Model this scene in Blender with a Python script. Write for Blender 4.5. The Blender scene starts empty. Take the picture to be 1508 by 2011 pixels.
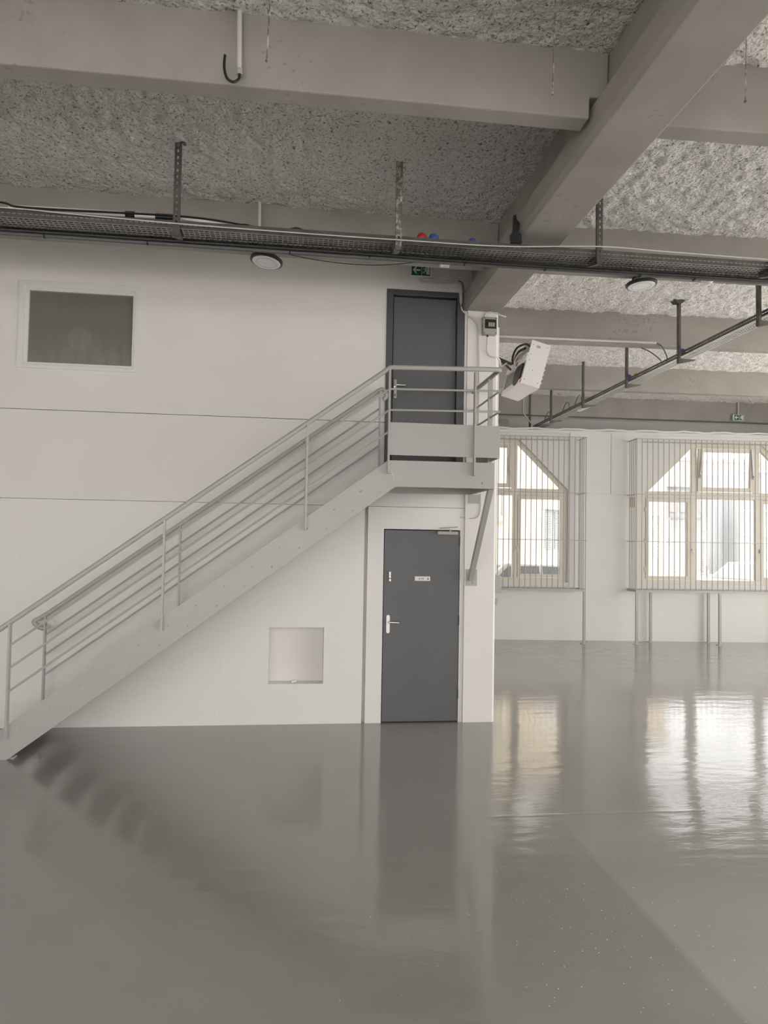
import bpy, bmesh, math, random
import numpy as np
from math import sin, cos, radians, pi, sqrt, atan2
from mathutils import Matrix, Vector

random.seed(7)
np.random.seed(7)
scene = bpy.context.scene
C = scene.collection

# ------------------------------------------------------------------ camera
F_PX = 1400.0
yaw, pitch, roll = radians(7.0), radians(2.15), radians(1.0)
fw = Vector((sin(yaw) * cos(pitch), cos(yaw) * cos(pitch), sin(pitch)))
rt = Vector((cos(yaw), -sin(yaw), 0.0))
up = rt.cross(fw)
rt, up = rt * cos(roll) + up * sin(roll), up * cos(roll) - rt * sin(roll)
cam = bpy.data.cameras.new('camera')
cam.sensor_fit = 'HORIZONTAL'
cam.sensor_width = 36.0
cam.lens = F_PX / 1508.0 * 36.0
cam.clip_end = 300
cam_o = bpy.data.objects.new('camera', cam)
C.objects.link(cam_o)
cam_o.matrix_world = Matrix(((rt.x, up.x, -fw.x, 0.0), (rt.y, up.y, -fw.y, 0.0), (rt.z, up.z, -fw.z, 1.94), (0, 0, 0, 1)))
scene.camera = cam_o

# ------------------------------------------------------------------ world, exposure
w = bpy.data.worlds.new('overcast_sky')
scene.world = w
w.use_nodes = True
bg = w.node_tree.nodes['Background']
bg.inputs[0].default_value = (1.0, 0.975, 0.95, 1)
bg.inputs[1].default_value = 2.0
sun = bpy.data.lights.new('sun', 'SUN')
sun.energy = 5.2
sun.angle = radians(1.0)
sun.color = (1.0, 0.965, 0.93)
sun_o = bpy.data.objects.new('sun', sun)
C.objects.link(sun_o)
sun_o.rotation_euler = Vector((-0.55, 0.08, -0.83)).to_track_quat('-Z', 'Y').to_euler()   # high sun on the window side of the hall
scene.view_settings.view_transform = 'Standard'
scene.view_settings.look = 'None'
scene.view_settings.exposure = 1.42
scene.view_settings.gamma = 1.0
scene.view_settings.use_curve_mapping = False
scene.cycles.use_denoising = True
scene.cycles.use_adaptive_sampling = True
scene.cycles.adaptive_threshold = 0.035
scene.cycles.max_bounces = 9
scene.cycles.diffuse_bounces = 5
scene.cycles.glossy_bounces = 4
scene.cycles.transparent_max_bounces = 24
scene.cycles.caustics_reflective = False
scene.cycles.caustics_refractive = False
scene.cycles.sample_clamp_indirect = 6.0


# ------------------------------------------------------------------ materials
def nodes_of(name):
    m = bpy.data.materials.new(name)
    m.use_nodes = True
    nt = m.node_tree
    return m, nt, nt.nodes['Principled BSDF']


def mat(name, col, rough=0.6, metal=0.0, var=0.0, vscale=3.0, bump=0.0, bscale=40.0, col2=None, stretch=(1, 1, 1), spec=0.5, cover=0.5, detail=5.0, speck=False):
    m, nt, b = nodes_of(name)
    b.inputs['Base Color'].default_value = (*col, 1)
    b.inputs['Roughness'].default_value = rough
    b.inputs['Metallic'].default_value = metal
    b.inputs['Specular IOR Level'].default_value = spec
    tc = nt.nodes.new('ShaderNodeTexCoord')
    mp = nt.nodes.new('ShaderNodeMapping')
    mp.inputs['Scale'].default_value = stretch
    nt.links.new(tc.outputs['Object'], mp.inputs[0])
    if var or col2:
        n = nt.nodes.new('ShaderNodeTexNoise')
        n.inputs['Scale'].default_value = vscale
        n.inputs['Detail'].default_value = detail
        nt.links.new(mp.outputs[0], n.inputs['Vector'])
        r = nt.nodes.new('ShaderNodeValToRGB')
        if col2:
            r.color_ramp.elements[0].position = cover - 0.08
            r.color_ramp.elements[1].position = cover + 0.08
            c0, c1 = col, col2
        else:
            r.color_ramp.elements[0].position = 0.3
            r.color_ramp.elements[1].position = 0.7
            c0 = [c * (1 - var) for c in col]
            c1 = [min(1, c * (1 + var)) for c in col]
        r.color_ramp.elements[0].color = (*c0, 1)
        r.color_ramp.elements[1].color = (*c1, 1)
        nt.links.new(n.outputs['Fac'], r.inputs[0])
        nt.links.new(r.outputs[0], b.inputs['Base Color'])
        if speck:      # small voids and stains left by the formwork
            n5 = nt.nodes.new('ShaderNodeTexNoise')
            n5.inputs['Scale'].default_value = 24
            n5.inputs['Detail'].default_value = 3
            nt.links.new(mp.outputs[0], n5.inputs['Vector'])
            n6 = nt.nodes.new('ShaderNodeTexNoise')
            n6.inputs['Scale'].default_value = 1.1
            nt.links.new(mp.outputs[0], n6.inputs['Vector'])
            ml = nt.nodes.new('ShaderNodeMath')
            ml.operation = 'MULTIPLY'
            nt.links.new(n5.outputs['Fac'], ml.inputs[0])
            nt.links.new(n6.outputs['Fac'], ml.inputs[1])
            r5 = nt.nodes.new('ShaderNodeValToRGB')
            r5.color_ramp.elements[0].position = 0.40
            r5.color_ramp.elements[0].color = (1, 1, 1, 1)
            r5.color_ramp.elements[1].position = 0.45
            r5.color_ramp.elements[1].color = (0.80, 0.785, 0.765, 1)
            nt.links.new(ml.outputs[0], r5.inputs[0])
            mx = nt.nodes.new('ShaderNodeMix')
            mx.data_type = 'RGBA'
            mx.blend_type = 'MULTIPLY'
            mx.inputs[0].default_value = 1.0
            nt.links.new(r.outputs[0], mx.inputs[6])
            nt.links.new(r5.outputs[0], mx.inputs[7])
            nt.links.new(mx.outputs[2], b.inputs['Base Color'])
    if bump:
        n2 = nt.nodes.new('ShaderNodeTexNoise')
        n2.inputs['Scale'].default_value = bscale
        n2.inputs['Detail'].default_value = 4
        nt.links.new(mp.outputs[0], n2.inputs['Vector'])
        bp = nt.nodes.new('ShaderNodeBump')
        bp.inputs['Strength'].default_value = bump
        bp.inputs['Distance'].default_value = 0.01
        nt.links.new(n2.outputs['Fac'], bp.inputs['Height'])
        nt.links.new(bp.outputs[0], b.inputs['Normal'])
    return m


M = {}
M['paint'] = mat('white_wall_paint', (0.80, 0.775, 0.755), 0.7, var=0.02, vscale=1.2, bump=0.06, bscale=30)
M['paint_far'] = mat('white_lining_paint', (0.69, 0.685, 0.66), 0.6, var=0.02, vscale=1.5)
M['concrete'] = mat('grey_beige_concrete', (0.335, 0.314, 0.283), 0.75, var=0.10, vscale=2.2, bump=0.16, bscale=14, speck=True)
M['stair'] = mat('light_grey_stair_paint', (0.44, 0.435, 0.415), 0.36, var=0.02, vscale=2)
M['door'] = mat('slate_grey_door_paint', (0.125, 0.127, 0.130), 0.42, var=0.03, vscale=2)
M['doorframe'] = mat('dark_grey_frame_paint', (0.085, 0.087, 0.090), 0.45)
M['galv'] = mat('lit_galvanised_steel', (0.55, 0.54, 0.51), 0.42, 0.6, var=0.15, vscale=9)  # receding tray base: light bounced off the floor put into its colour
M['galvdark'] = mat('dark_dimmed_galvanised_steel', (0.12, 0.117, 0.108), 0.5, 0.5, var=0.25, vscale=7)  # dark steel, colour lowered further for the dim light on the flanges
M['galvmid'] = mat('dimmed_galvanised_steel', (0.27, 0.265, 0.25), 0.36, 0.8, var=0.2, vscale=5)  # same tray steel, colour lowered for the dimmer light on the long tray
M['rust'] = mat('peeling_painted_steel', (0.15, 0.13, 0.115), 0.7, 0.2, col2=(0.50, 0.46, 0.42), vscale=22, cover=0.56)
M['black'] = mat('black_rubber', (0.012, 0.012, 0.013), 0.5)
M['blackpaint'] = mat('black_metal', (0.02, 0.02, 0.022), 0.4)
M['cable_w'] = mat('white_cable_sheath', (0.62, 0.60, 0.57), 0.5)
M['cable_g'] = mat('grey_cable_sheath', (0.10, 0.105, 0.11), 0.5)
M['white'] = mat('white_enamel', (0.78, 0.77, 0.74), 0.35)
M['plastic'] = mat('grey_plastic', (0.40, 0.39, 0.36), 0.45)
M['chrome'] = mat('brushed_metal', (0.80, 0.80, 0.78), 0.22, 1.0)
M['alu'] = mat('white_metal_handle', (0.85, 0.85, 0.84), 0.3, 0.3)
M['frame'] = mat('cream_window_frame', (0.70, 0.655, 0.575), 0.5, var=0.04, vscale=5)
M['bars'] = mat('grey_bar_paint', (0.40, 0.385, 0.36), 0.45)
M['red'] = mat('red_rubber', (0.42, 0.03, 0.02), 0.4)
M['blue'] = mat('blue_rubber', (0.05, 0.10, 0.30), 0.4)
M['yellow'] = mat('yellow_rubber', (0.45, 0.33, 0.05), 0.4)
M['green'] = mat('exit_sign_green', (0.005, 0.12, 0.045), 0.4)
M['orange'] = mat('orange_sticker', (0.55, 0.12, 0.05), 0.5)
M['tan'] = mat('tan_plastic', (0.42, 0.33, 0.20), 0.5)
M['yellowwall'] = mat('pale_yellow_render', (0.60, 0.51, 0.39), 0.85, var=0.04, vscale=0.8)
M['greywall'] = mat('pale_grey_render', (0.52, 0.515, 0.515), 0.85, var=0.08, vscale=0.6)
M['pinkwall'] = mat('faded_pink_render', (0.60, 0.50, 0.47), 0.85, var=0.05, vscale=0.5)
M['shutter'] = mat('pale_blue_grey_shutter', (0.44, 0.46, 0.465), 0.6)
M['bluegrey'] = mat('blue_grey_cladding', (0.36, 0.365, 0.385), 0.5, var=0.08, vscale=0.7)
M['ground'] = mat('pale_concrete_yard', (0.50, 0.495, 0.485), 0.9, var=0.1, vscale=2)
M['carpaint'] = mat('white_car_paint', (0.80, 0.80, 0.80), 0.2)
M['carglass'] = mat('tinted_car_glass', (0.22, 0.24, 0.26), 0.08)
M['dark'] = mat('dark_recess', (0.02, 0.02, 0.02), 0.8)
M['lampglass'] = mat('frosted_lamp_lens', (0.80, 0.80, 0.80), 0.3)
M['fleck'] = mat('white_paint_flecks', (0.8, 0.8, 0.78), 0.6)


def glass_mat():
    m, nt, b = nodes_of('window_glass')
    out = nt.nodes['Material Output']
    tr = nt.nodes.new('ShaderNodeBsdfTransparent')
    tr.inputs[0].default_value = (0.79, 0.80, 0.80, 1)
    gl = nt.nodes.new('ShaderNodeBsdfGlossy')
    gl.inputs['Roughness'].default_value = 0.02
    fr = nt.nodes.new('ShaderNodeFresnel')
    fr.inputs[0].default_value = 1.45
    mx = nt.nodes.new('ShaderNodeMixShader')
    nt.links.new(fr.outputs[0], mx.inputs[0])
    nt.links.new(tr.outputs[0], mx.inputs[1])
    nt.links.new(gl.outputs[0], mx.inputs[2])
    nt.links.new(mx.outputs[0], out.inputs[0])
    return m


M['glass'] = glass_mat()


def dusty_glass():
    m, nt, b = nodes_of('dusty_inner_glass')
    tc = nt.nodes.new('ShaderNodeTexCoord')
    mp = nt.nodes.new('ShaderNodeMapping')
    mp.inputs['Scale'].default_value = (9, 1, 1.6)
    nt.links.new(tc.outputs['Object'], mp.inputs[0])
    n = nt.nodes.new('ShaderNodeTexNoise')
    n.inputs['Scale'].default_value = 1.6
    n.inputs['Detail'].default_value = 6
    nt.links.new(mp.outputs[0], n.inputs['Vector'])
    # dust settles towards the lower edge, with one wiped round patch
    sp = nt.nodes.new('ShaderNodeSeparateXYZ')
    nt.links.new(tc.outputs['Object'], sp.inputs[0])
    mr = nt.nodes.new('ShaderNodeMapRange')
    mr.inputs['From Min'].default_value = 3.66
    mr.inputs['From Max'].default_value = 4.05
    mr.inputs['To Min'].default_value = 0.9
    mr.inputs['To Max'].default_value = 0.12
    nt.links.new(sp.outputs['Z'], mr.inputs['Value'])
    ds = nt.nodes.new('ShaderNodeVectorMath')
    ds.operation = 'DISTANCE'
    ds.inputs[1].default_value = (-2.24, 7.52, 3.93)
    nt.links.new(tc.outputs['Object'], ds.inputs[0])
    rg = nt.nodes.new('ShaderNodeValToRGB')
    rg.color_ramp.elements[0].position = 0.11
    rg.color_ramp.elements[0].color = (0.20, 0.20, 0.20, 1)
    rg.color_ramp.elements[1].position = 0.24
    rg.color_ramp.elements[1].color = (0.0, 0.0, 0.0, 1)
    e = rg.color_ramp.elements.new(0.135)
    e.color = (0.04, 0.04, 0.04, 1)
    nt.links.new(ds.outputs['Value'], rg.inputs[0])
    mul = nt.nodes.new('ShaderNodeMath')
    mul.operation = 'MULTIPLY'
    nt.links.new(n.outputs['Fac'], mul.inputs[0])
    nt.links.new(mr.outputs[0], mul.inputs[1])
    ad = nt.nodes.new('ShaderNodeMath')
    ad.operation = 'ADD'
    nt.links.new(mul.outputs[0], ad.inputs[0])
    nt.links.new(rg.outputs[0], ad.inputs[1])
    r = nt.nodes.new('ShaderNodeValToRGB')
    r.color_ramp.elements[0].position = 0.0
    r.color_ramp.elements[0].color = (0.17, 0.175, 0.15, 1)
    r.color_ramp.elements[1].position = 0.8
    r.color_ramp.elements[1].color = (0.31, 0.305, 0.25, 1)
    nt.links.new(ad.outputs[0], r.inputs[0])
    nt.links.new(r.outputs[0], b.inputs['Base Color'])
    b.inputs['Roughness'].default_value = 0.12
    b.inputs['Specular IOR Level'].default_value = 0.8
    return m


M['dusty'] = dusty_glass()


def floor_mat():
    m, nt, b = nodes_of('glossy_grey_epoxy')
    L = nt.links.new
    tc = nt.nodes.new('ShaderNodeTexCoord')
    n = nt.nodes.new('ShaderNodeTexNoise')
    n.inputs['Scale'].default_value = 0.8
    n.inputs['Detail'].default_value = 6
    L(tc.outputs['Object'], n.inputs['Vector'])
    r = nt.nodes.new('ShaderNodeValToRGB')
    r.color_ramp.elements[0].position = 0.3
    r.color_ramp.elements[0].color = (0.285, 0.275, 0.262, 1)
    r.color_ramp.elements[1].position = 0.7
    r.color_ramp.elements[1].color = (0.313, 0.303, 0.290, 1)
    L(n.outputs['Fac'], r.inputs[0])
    # lighter tone to the right of the column line, fading out with distance
    sp = nt.nodes.new('ShaderNodeSeparateXYZ')
    L(tc.outputs['Object'], sp.inputs[0])
    st_ = nt.nodes.new('ShaderNodeMapRange')
    st_.inputs['From Min'].default_value = 1.84
    st_.inputs['From Max'].default_value = 1.89
    L(sp.outputs['X'], st_.inputs['Value'])
    mx = nt.nodes.new('ShaderNodeMix')
    mx.data_type = 'RGBA'
    mx.inputs[7].default_value = (0.385, 0.377, 0.368, 1)
    sy_ = nt.nodes.new('ShaderNodeMapRange')
    sy_.inputs['From Min'].default_value = 4.9
    sy_.inputs['From Max'].default_value = 3.6
    L(sp.outputs['Y'], sy_.inputs['Value'])
    ml = nt.nodes.new('ShaderNodeMath')
    ml.operation = 'MULTIPLY'
    L(st_.outputs[0], ml.inputs[0])
    L(sy_.outputs[0], ml.inputs[1])
    L(ml.outputs[0], mx.inputs[0])
    L(r.outputs[0], mx.inputs[6])
    L(mx.outputs[2], b.inputs['Base Color'])
    b.inputs['IOR'].default_value = 1.68
    n3 = nt.nodes.new('ShaderNodeTexNoise')
    n3.inputs['Scale'].default_value = 1.3
    n3.inputs['Detail'].default_value = 3
    L(tc.outputs['Object'], n3.inputs['Vector'])
    rr = nt.nodes.new('ShaderNodeMapRange')
    rr.inputs['To Min'].default_value = 0.05
    rr.inputs['To Max'].default_value = 0.14
    L(n3.outputs['Fac'], rr.inputs['Value'])
    L(rr.outputs[0], b.inputs['Roughness'])
    mp = nt.nodes.new('ShaderNodeMapping')
    mp.inputs['Scale'].default_value = (0.55, 1.6, 1)
    mp.inputs['Rotation'].default_value = (0, 0, radians(8))
    L(tc.outputs['Object'], mp.inputs[0])
    n2 = nt.nodes.new('ShaderNodeTexNoise')
    n2.inputs['Scale'].default_value = 4.5
    n2.inputs['Detail'].default_value = 3
    n2.inputs['Roughness'].default_value = 0.5
    L(mp.outputs[0], n2.inputs['Vector'])
    bp = nt.nodes.new('ShaderNodeBump')
    bp.inputs['Strength'].default_value = 0.30
    bp.inputs['Distance'].default_value = 0.010
    L(n2.outputs['Fac'], bp.inputs['Height'])
    n4 = nt.nodes.new('ShaderNodeTexNoise')
    n4.inputs['Scale'].default_value = 30
    n4.inputs['Detail'].default_value = 2
    L(mp.outputs[0], n4.inputs['Vector'])
    bp2 = nt.nodes.new('ShaderNodeBump')
    bp2.inputs['Strength'].default_value = 0.17
    bp2.inputs['Distance'].default_value = 0.003
    L(n4.outputs['Fac'], bp2.inputs['Height'])
    L(bp.outputs[0], bp2.inputs['Normal'])
    L(bp2.outputs[0], b.inputs['Normal'])
    return m


M['floor'] = floor_mat()


def flock_mat(name, lo, hi):
    m, nt, b = nodes_of(name)
    tc = nt.nodes.new('ShaderNodeTexCoord')
    n = nt.nodes.new('ShaderNodeTexNoise')
    n.inputs['Scale'].default_value = 44
    n.inputs['Detail'].default_value = 6
    n.inputs['Roughness'].default_value = 0.72
    nt.links.new(tc.outputs['Object'], n.inputs['Vector'])
    r = nt.nodes.new('ShaderNodeValToRGB')
    r.color_ramp.elements[0].position = 0.35
    r.color_ramp.elements[0].color = (*lo, 1)  # pits: shade of the crevices put into the colour
    r.color_ramp.elements[1].position = 0.47
    r.color_ramp.elements[1].color = (*hi, 1)
    nt.links.new(n.outputs['Fac'], r.inputs[0])
    nt.links.new(r.outputs[0], b.inputs['Base Color'])
    b.inputs['Roughness'].default_value = 0.95
    b.inputs['Specular IOR Level'].default_value = 0.1
    n2 = nt.nodes.new('ShaderNodeTexNoise')
    n2.inputs['Scale'].default_value = 40
    n2.inputs['Detail'].default_value = 6
    nt.links.new(tc.outputs['Object'], n2.inputs['Vector'])
    bp = nt.nodes.new('ShaderNodeBump')
    bp.inputs['Strength'].default_value = 0.9
    bp.inputs['Distance'].default_value = 0.03
    nt.links.new(n2.outputs['Fac'], bp.inputs['Height'])
    nt.links.new(bp.outputs[0], b.inputs['Normal'])
    return m


M['flock'] = flock_mat('sprayed_acoustic_flocking', (0.11, 0.10, 0.09), (0.68, 0.66, 0.63))
M['flock_lit'] = flock_mat('lit_sprayed_flocking', (0.17, 0.155, 0.145), (0.93, 0.905, 0.87))  # brighter copy of the flocking, stronger right bay light put into its colour


def block_mat():
    # painted blockwork: faint thick-painted joints as relief only
    m, nt, b = nodes_of('painted_blockwork')
    b.inputs['Base Color'].default_value = (0.80, 0.785, 0.755, 1)
    b.inputs['Roughness'].default_value = 0.55
    tc = nt.nodes.new('ShaderNodeTexCoord')
    sp = nt.nodes.new('ShaderNodeSeparateXYZ')
    cb = nt.nodes.new('ShaderNodeCombineXYZ')
    nt.links.new(tc.outputs['Object'], sp.inputs[0])
    nt.links.new(sp.outputs['X'], cb.inputs['X'])
    nt.links.new(sp.outputs['Z'], cb.inputs['Y'])
    br = nt.nodes.new('ShaderNodeTexBrick')
    br.inputs['Scale'].default_value = 1.0
    br.inputs['Brick Width'].default_value = 0.5
    br.inputs['Row Height'].default_value = 0.25
    br.inputs['Mortar Size'].default_value = 0.006
    br.inputs['Mortar Smooth'].default_value = 0.6
    br.inputs['Color1'].default_value = (1, 1, 1, 1)
    br.inputs['Color2'].default_value = (1, 1, 1, 1)
    br.inputs['Mortar'].default_value = (0, 0, 0, 1)
    nt.links.new(cb.outputs[0], br.inputs['Vector'])
    n = nt.nodes.new('ShaderNodeTexNoise')
    n.inputs['Scale'].default_value = 5
    n.inputs['Detail'].default_value = 8
    nt.links.new(tc.outputs['Object'], n.inputs['Vector'])
    ad = nt.nodes.new('ShaderNodeMath')
    ad.operation = 'MULTIPLY_ADD'
    ad.inputs[1].default_value = 1.6
    nt.links.new(n.outputs['Fac'], ad.inputs[0])
    nt.links.new(br.outputs['Color'], ad.inputs[2])
    bp = nt.nodes.new('ShaderNodeBump')
    bp.inputs['Strength'].default_value = 0.13
    bp.inputs['Distance'].default_value = 0.006
    nt.links.new(ad.outputs[0], bp.inputs['Height'])
    nt.links.new(bp.outputs[0], b.inputs['Normal'])
    return m


M['block'] = block_mat()


# ------------------------------------------------------------------ mesh helpers
class MB:
    def __init__(s):
        s.v, s.f = [], []

    def add(s, vs, fs):
        o = len(s.v)
        s.v += [tuple(x) for x in vs]
        s.f += [tuple(i + o for i in f) for f in fs]
        return s

    def box(s, x0, x1, y0, y1, z0, z1):
        return s.add([(x0, y0, z0), (x1, y0, z0), (x1, y1, z0), (x0, y1, z0), (x0, y0, z1), (x1, y0, z1), (x1, y1, z1), (x0, y1, z1)],
                     [(3, 2, 1, 0), (4, 5, 6, 7), (0, 1, 5, 4), (1, 2, 6, 5), (2, 3, 7, 6), (3, 0, 4, 7)])

    def bar(s, p, q, wd, ht, side=(0, 0, 1)):
        # box beam from p to q; wd across, ht along 'side'
        p, q = Vector(p), Vector(q)
        d = (q - p).normalized()
        u = Vector(side)
        u = (u - d * u.dot(d)).normalized()
        r = d.cross(u)
        vs = []
        for c in (p, q):
            for a, b2 in ((-1, -1), (1, -1), (1, 1), (-1, 1)):
                vs.append(c + r * a * wd / 2 + u * b2 * ht / 2)
        return s.add(vs, [(3, 2, 1, 0), (4, 5, 6, 7), (0, 1, 5, 4), (1, 2, 6, 5), (2, 3, 7, 6), (3, 0, 4, 7)])

    def prism(s, poly, axis, a, b2):
        # poly: 2D outline; axis 'x': (y,z), 'y': (x,z), 'z': (x,y)
        def pt(p, t):
            return {'x': (t, p[0], p[1]), 'y': (p[0], t, p[1]), 'z': (p[0], p[1], t)}[axis]
        n = len(poly)
        vs = [pt(p, a) for p in poly] + [pt(p, b2) for p in poly]
        fs = [tuple(range(n)), tuple(range(2 * n - 1, n - 1, -1))]
        fs += [(i, i + n, (i + 1) % n + n, (i + 1) % n) for i in range(n)]
        return s.add(vs, fs)

    def tube(s, pts, r, n=10, caps=True):
        pts = [Vector(p) for p in pts]
        rs = r if isinstance(r, (list, tuple)) else [r] * len(pts)
        rings = []
        prev = None
        for i, p in enumerate(pts):
            if i == 0:
                t = pts[1] - p
            elif i == len(pts) - 1:
                t = p - pts[i - 1]
            else:
                t = (pts[i + 1] - p).normalized() + (p - pts[i - 1]).normalized()
            t.normalize()
            if prev is None:
                u = Vector((0, 0, 1)) if abs(t.z) < 0.9 else Vector((1, 0, 0))
            else:
                u = prev
            u = (u - t * u.dot(t)).normalized()
            prev = u
            v2 = t.cross(u)
            rings.append([p + (u * cos(2 * pi * k / n) + v2 * sin(2 * pi * k / n)) * rs[i] for k in range(n)])
        vs = [x for rg in rings for x in rg]
        fs = []
        for i in range(len(pts) - 1):
            for k in range(n):
                fs.append((i * n + k, i * n + (k + 1) % n, (i + 1) * n + (k + 1) % n, (i + 1) * n + k))
        if caps:
            fs.append(tuple(range(n - 1, -1, -1)))
            fs.append(tuple((len(pts) - 1) * n + k for k in range(n)))
        return s.add(vs, fs)

    def lathe(s, prof, c, axis=(0, 0, 1), n=28, ring=False):
        # prof: list of (radius, height) around axis through c
        a = Vector(axis).normalized()
        u = Vector((1, 0, 0)) if abs(a.x) < 0.9 else Vector((0, 1, 0))
        u = (u - a * u.dot(a)).normalized()
        v2 = a.cross(u)
        c = Vector(c)
        vs = []
        for r, h in prof:
            for k in range(n):
                t = 2 * pi * k / n
                vs.append(c + a * h + (u * cos(t) + v2 * sin(t)) * r)
        fs = []
        for i in range(len(prof) - 1):
            for k in range(n):
                fs.append((i * n + k, i * n + (k + 1) % n, (i + 1) * n + (k + 1) % n, (i + 1) * n + k))
        if ring:
            j = (len(prof) - 1) * n
            fs += [(j + k, j + (k + 1) % n, (k + 1) % n, k) for k in range(n)]
        else:
            fs.append(tuple(range(n - 1, -1, -1)))
            fs.append(tuple((len(prof) - 1) * n + k for k in range(n)))
        return s.add(vs, fs)

    def perforated(s, o, du, dv, dw, lu, lv, hu, hv, pu, rows, th=0.002):
        # sheet with real slots: origin o, u along length lu, v across lv; slots hu x hv, pitch pu, 'rows' rows; dw thickness direction
        o, du, dv, dw = Vector(o), Vector(du).normalized(), Vector(dv).normalized(), Vector(dw).normalized()

        def q(u0, u1, v0, v1):
            vs = []
            for t in (0, th):
                for (a, b2) in ((u0, v0), (u1, v0), (u1, v1), (u0, v1)):
                    vs.append(o + du * a + dv * b2 + dw * t)
            s.add(vs, [(3, 2, 1, 0), (4, 5, 6, 7), (0, 1, 5, 4), (1, 2, 6, 5), (2, 3, 7, 6), (3, 0, 4, 7)])
        gap = (lv - rows * hv) / (rows + 1)
        for i in range(rows + 1):
            q(0, lu, i * (gap + hv), i * (gap + hv) + gap)
        n = int(lu / pu)
        for i in range(rows):
            v0 = i * (gap + hv) + gap
            for k in range(n + 1):
                u0 = k * pu
                q(u0, min(u0 + pu - hu, lu), v0, v0 + hv)
        return s

    def mesh(s, name):
        me = bpy.data.meshes.new(name)
        me.from_pydata(s.v, [], s.f)
        bm = bmesh.new()
        bm.from_mesh(me)
        bmesh.ops.recalc_face_normals(bm, faces=bm.faces)
        bm.to_mesh(me)
        bm.free()
        return me

    def build(s, name, m, parent=None, smooth=False, bevel=0.0, seg=2):
        me = s.mesh(name)
        me.materials.append(M[m])
        return link(name, me, parent, smooth, bevel, seg)


def link(name, me, parent=None, smooth=False, bevel=0.0, seg=2):
    o = bpy.data.objects.new(name, me)
    C.objects.link(o)
    if parent:
        o.parent = parent
    if smooth:
        for p in me.polygons:
            p.use_smooth = True
        try:
            me.set_sharp_from_angle(angle=radians(40))
        except Exception:
            pass
    if bevel:
        b = o.modifiers.new('bevel', 'BEVEL')
        b.width = bevel
        b.segments = seg
        b.limit_method = 'ANGLE'
        b.angle_limit = radians(40)
    return o


def sheet(outer, holes, a, b2, axis='y'):
    """wall slab: 2D outline with real openings, from a to b2 along axis"""
    bm = bmesh.new()
    edges = []
    for loop in [outer] + holes:
        vs = [bm.verts.new((p[0], a, p[1])) for p in loop]
        for i in range(len(vs)):
            edges.append(bm.edges.new((vs[i], vs[(i + 1) % len(vs)])))
    bmesh.ops.triangle_fill(bm, use_beauty=True, edges=edges)
    r = bmesh.ops.extrude_face_region(bm, geom=list(bm.faces))
    for v in [x for x in r['geom'] if isinstance(x, bmesh.types.BMVert)]:
        v.co.y = b2
    bmesh.ops.recalc_face_normals(bm, faces=bm.faces)
    me = bpy.data.meshes.new('slab')
    bm.to_mesh(me)
    bm.free()
    return me


def tag(o, label, cat, group=None, kind=None):
    o['label'] = label
    o['category'] = cat
    if group:
        o['group'] = group
    if kind:
        o['kind'] = kind
    return o


def thing(name, label, cat, loc=(0, 0, 0), rz=0.0, group=None, kind=None):
    o = bpy.data.objects.new(name, None)
    C.objects.link(o)
    o.location = loc
    o.rotation_euler = (0, 0, rz)
    o.empty_display_size = 0.1
    return tag(o, label, cat, group, kind)


def text(name, body, size, m, parent, loc, rot=(pi / 2, 0, 0), extrude=0.0006):
    cu = bpy.data.curves.new(name, 'FONT')
    cu.body = body
    cu.size = size
    cu.extrude = extrude
    cu.align_x = 'CENTER'
    cu.align_y = 'CENTER'
    cu.materials.append(M[m])
    o = bpy.data.objects.new(name, cu)
    C.objects.link(o)
    o.parent = parent
    o.location = loc
    o.rotation_euler = rot
    return o


def smooth_path(pts, n=6):
    """Catmull-Rom through pts"""
    P = [Vector(p) for p in pts]
    out = []
    for i in range(len(P) - 1):
        p0 = P[max(i - 1, 0)]
        p1, p2 = P[i], P[i + 1]
        p3 = P[min(i + 2, len(P) - 1)]
        for k in range(n):
            t = k / n
            out.append(0.5 * ((2 * p1) + (p2 - p0) * t + (2 * p0 - 5 * p1 + 4 * p2 - p3) * t * t + (3 * p1 - p0 - 3 * p2 + p3) * t ** 3))
    out.append(P[-1])
    return out


# ================================================================== SETTING
XE = 11.3           # right end of the hall
D = 7.53            # plane of the stair wall
ZC = 4.94           # ceiling
ZB = 4.53           # underside of the ribs
# far wall: origin and direction
FA = Vector((3.907, 13.724, 0.0))
FR = atan2(-0.07973, 0.99682)

tag(MB().box(-9, XE + 0.25, -6.25, 15.2, -0.15, 0).build('floor', 'floor'), 'glossy grey epoxy floor of the hall with window reflections', 'floor', kind='structure')
ceil = tag(MB().box(-9.3, XE + 0.3, -6.3, 15.4, 5.03, 5.25).build('ceiling', 'flock'), 'rough grey sprayed ceiling between the concrete beams', 'ceiling', kind='structure')


def vnoise(nx, ny, sx, sy, cell, seed):
    rs = np.random.RandomState(seed)
    gx, gy = int(sx / cell) + 3, int(sy / cell) + 3
    g = rs.rand(gx, gy)
    x = np.linspace(0, sx / cell, nx)
    y = np.linspace(0, sy / cell, ny)
    xi, yi = x.astype(int), y.astype(int)
    fx, fy = x - xi, y - yi
    fx, fy = fx * fx * (3 - 2 * fx), fy * fy * (3 - 2 * fy)
    a = g[np.ix_(xi, yi)]
    b2 = g[np.ix_(xi + 1, yi)]
    c = g[np.ix_(xi, yi + 1)]
    d = g[np.ix_(xi + 1, yi + 1)]
    fx, fy = fx[:, None], fy[None, :]
    return (a * (1 - fx) + b2 * fx) * (1 - fy) + (c * (1 - fx) + d * fx) * fy


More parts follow.
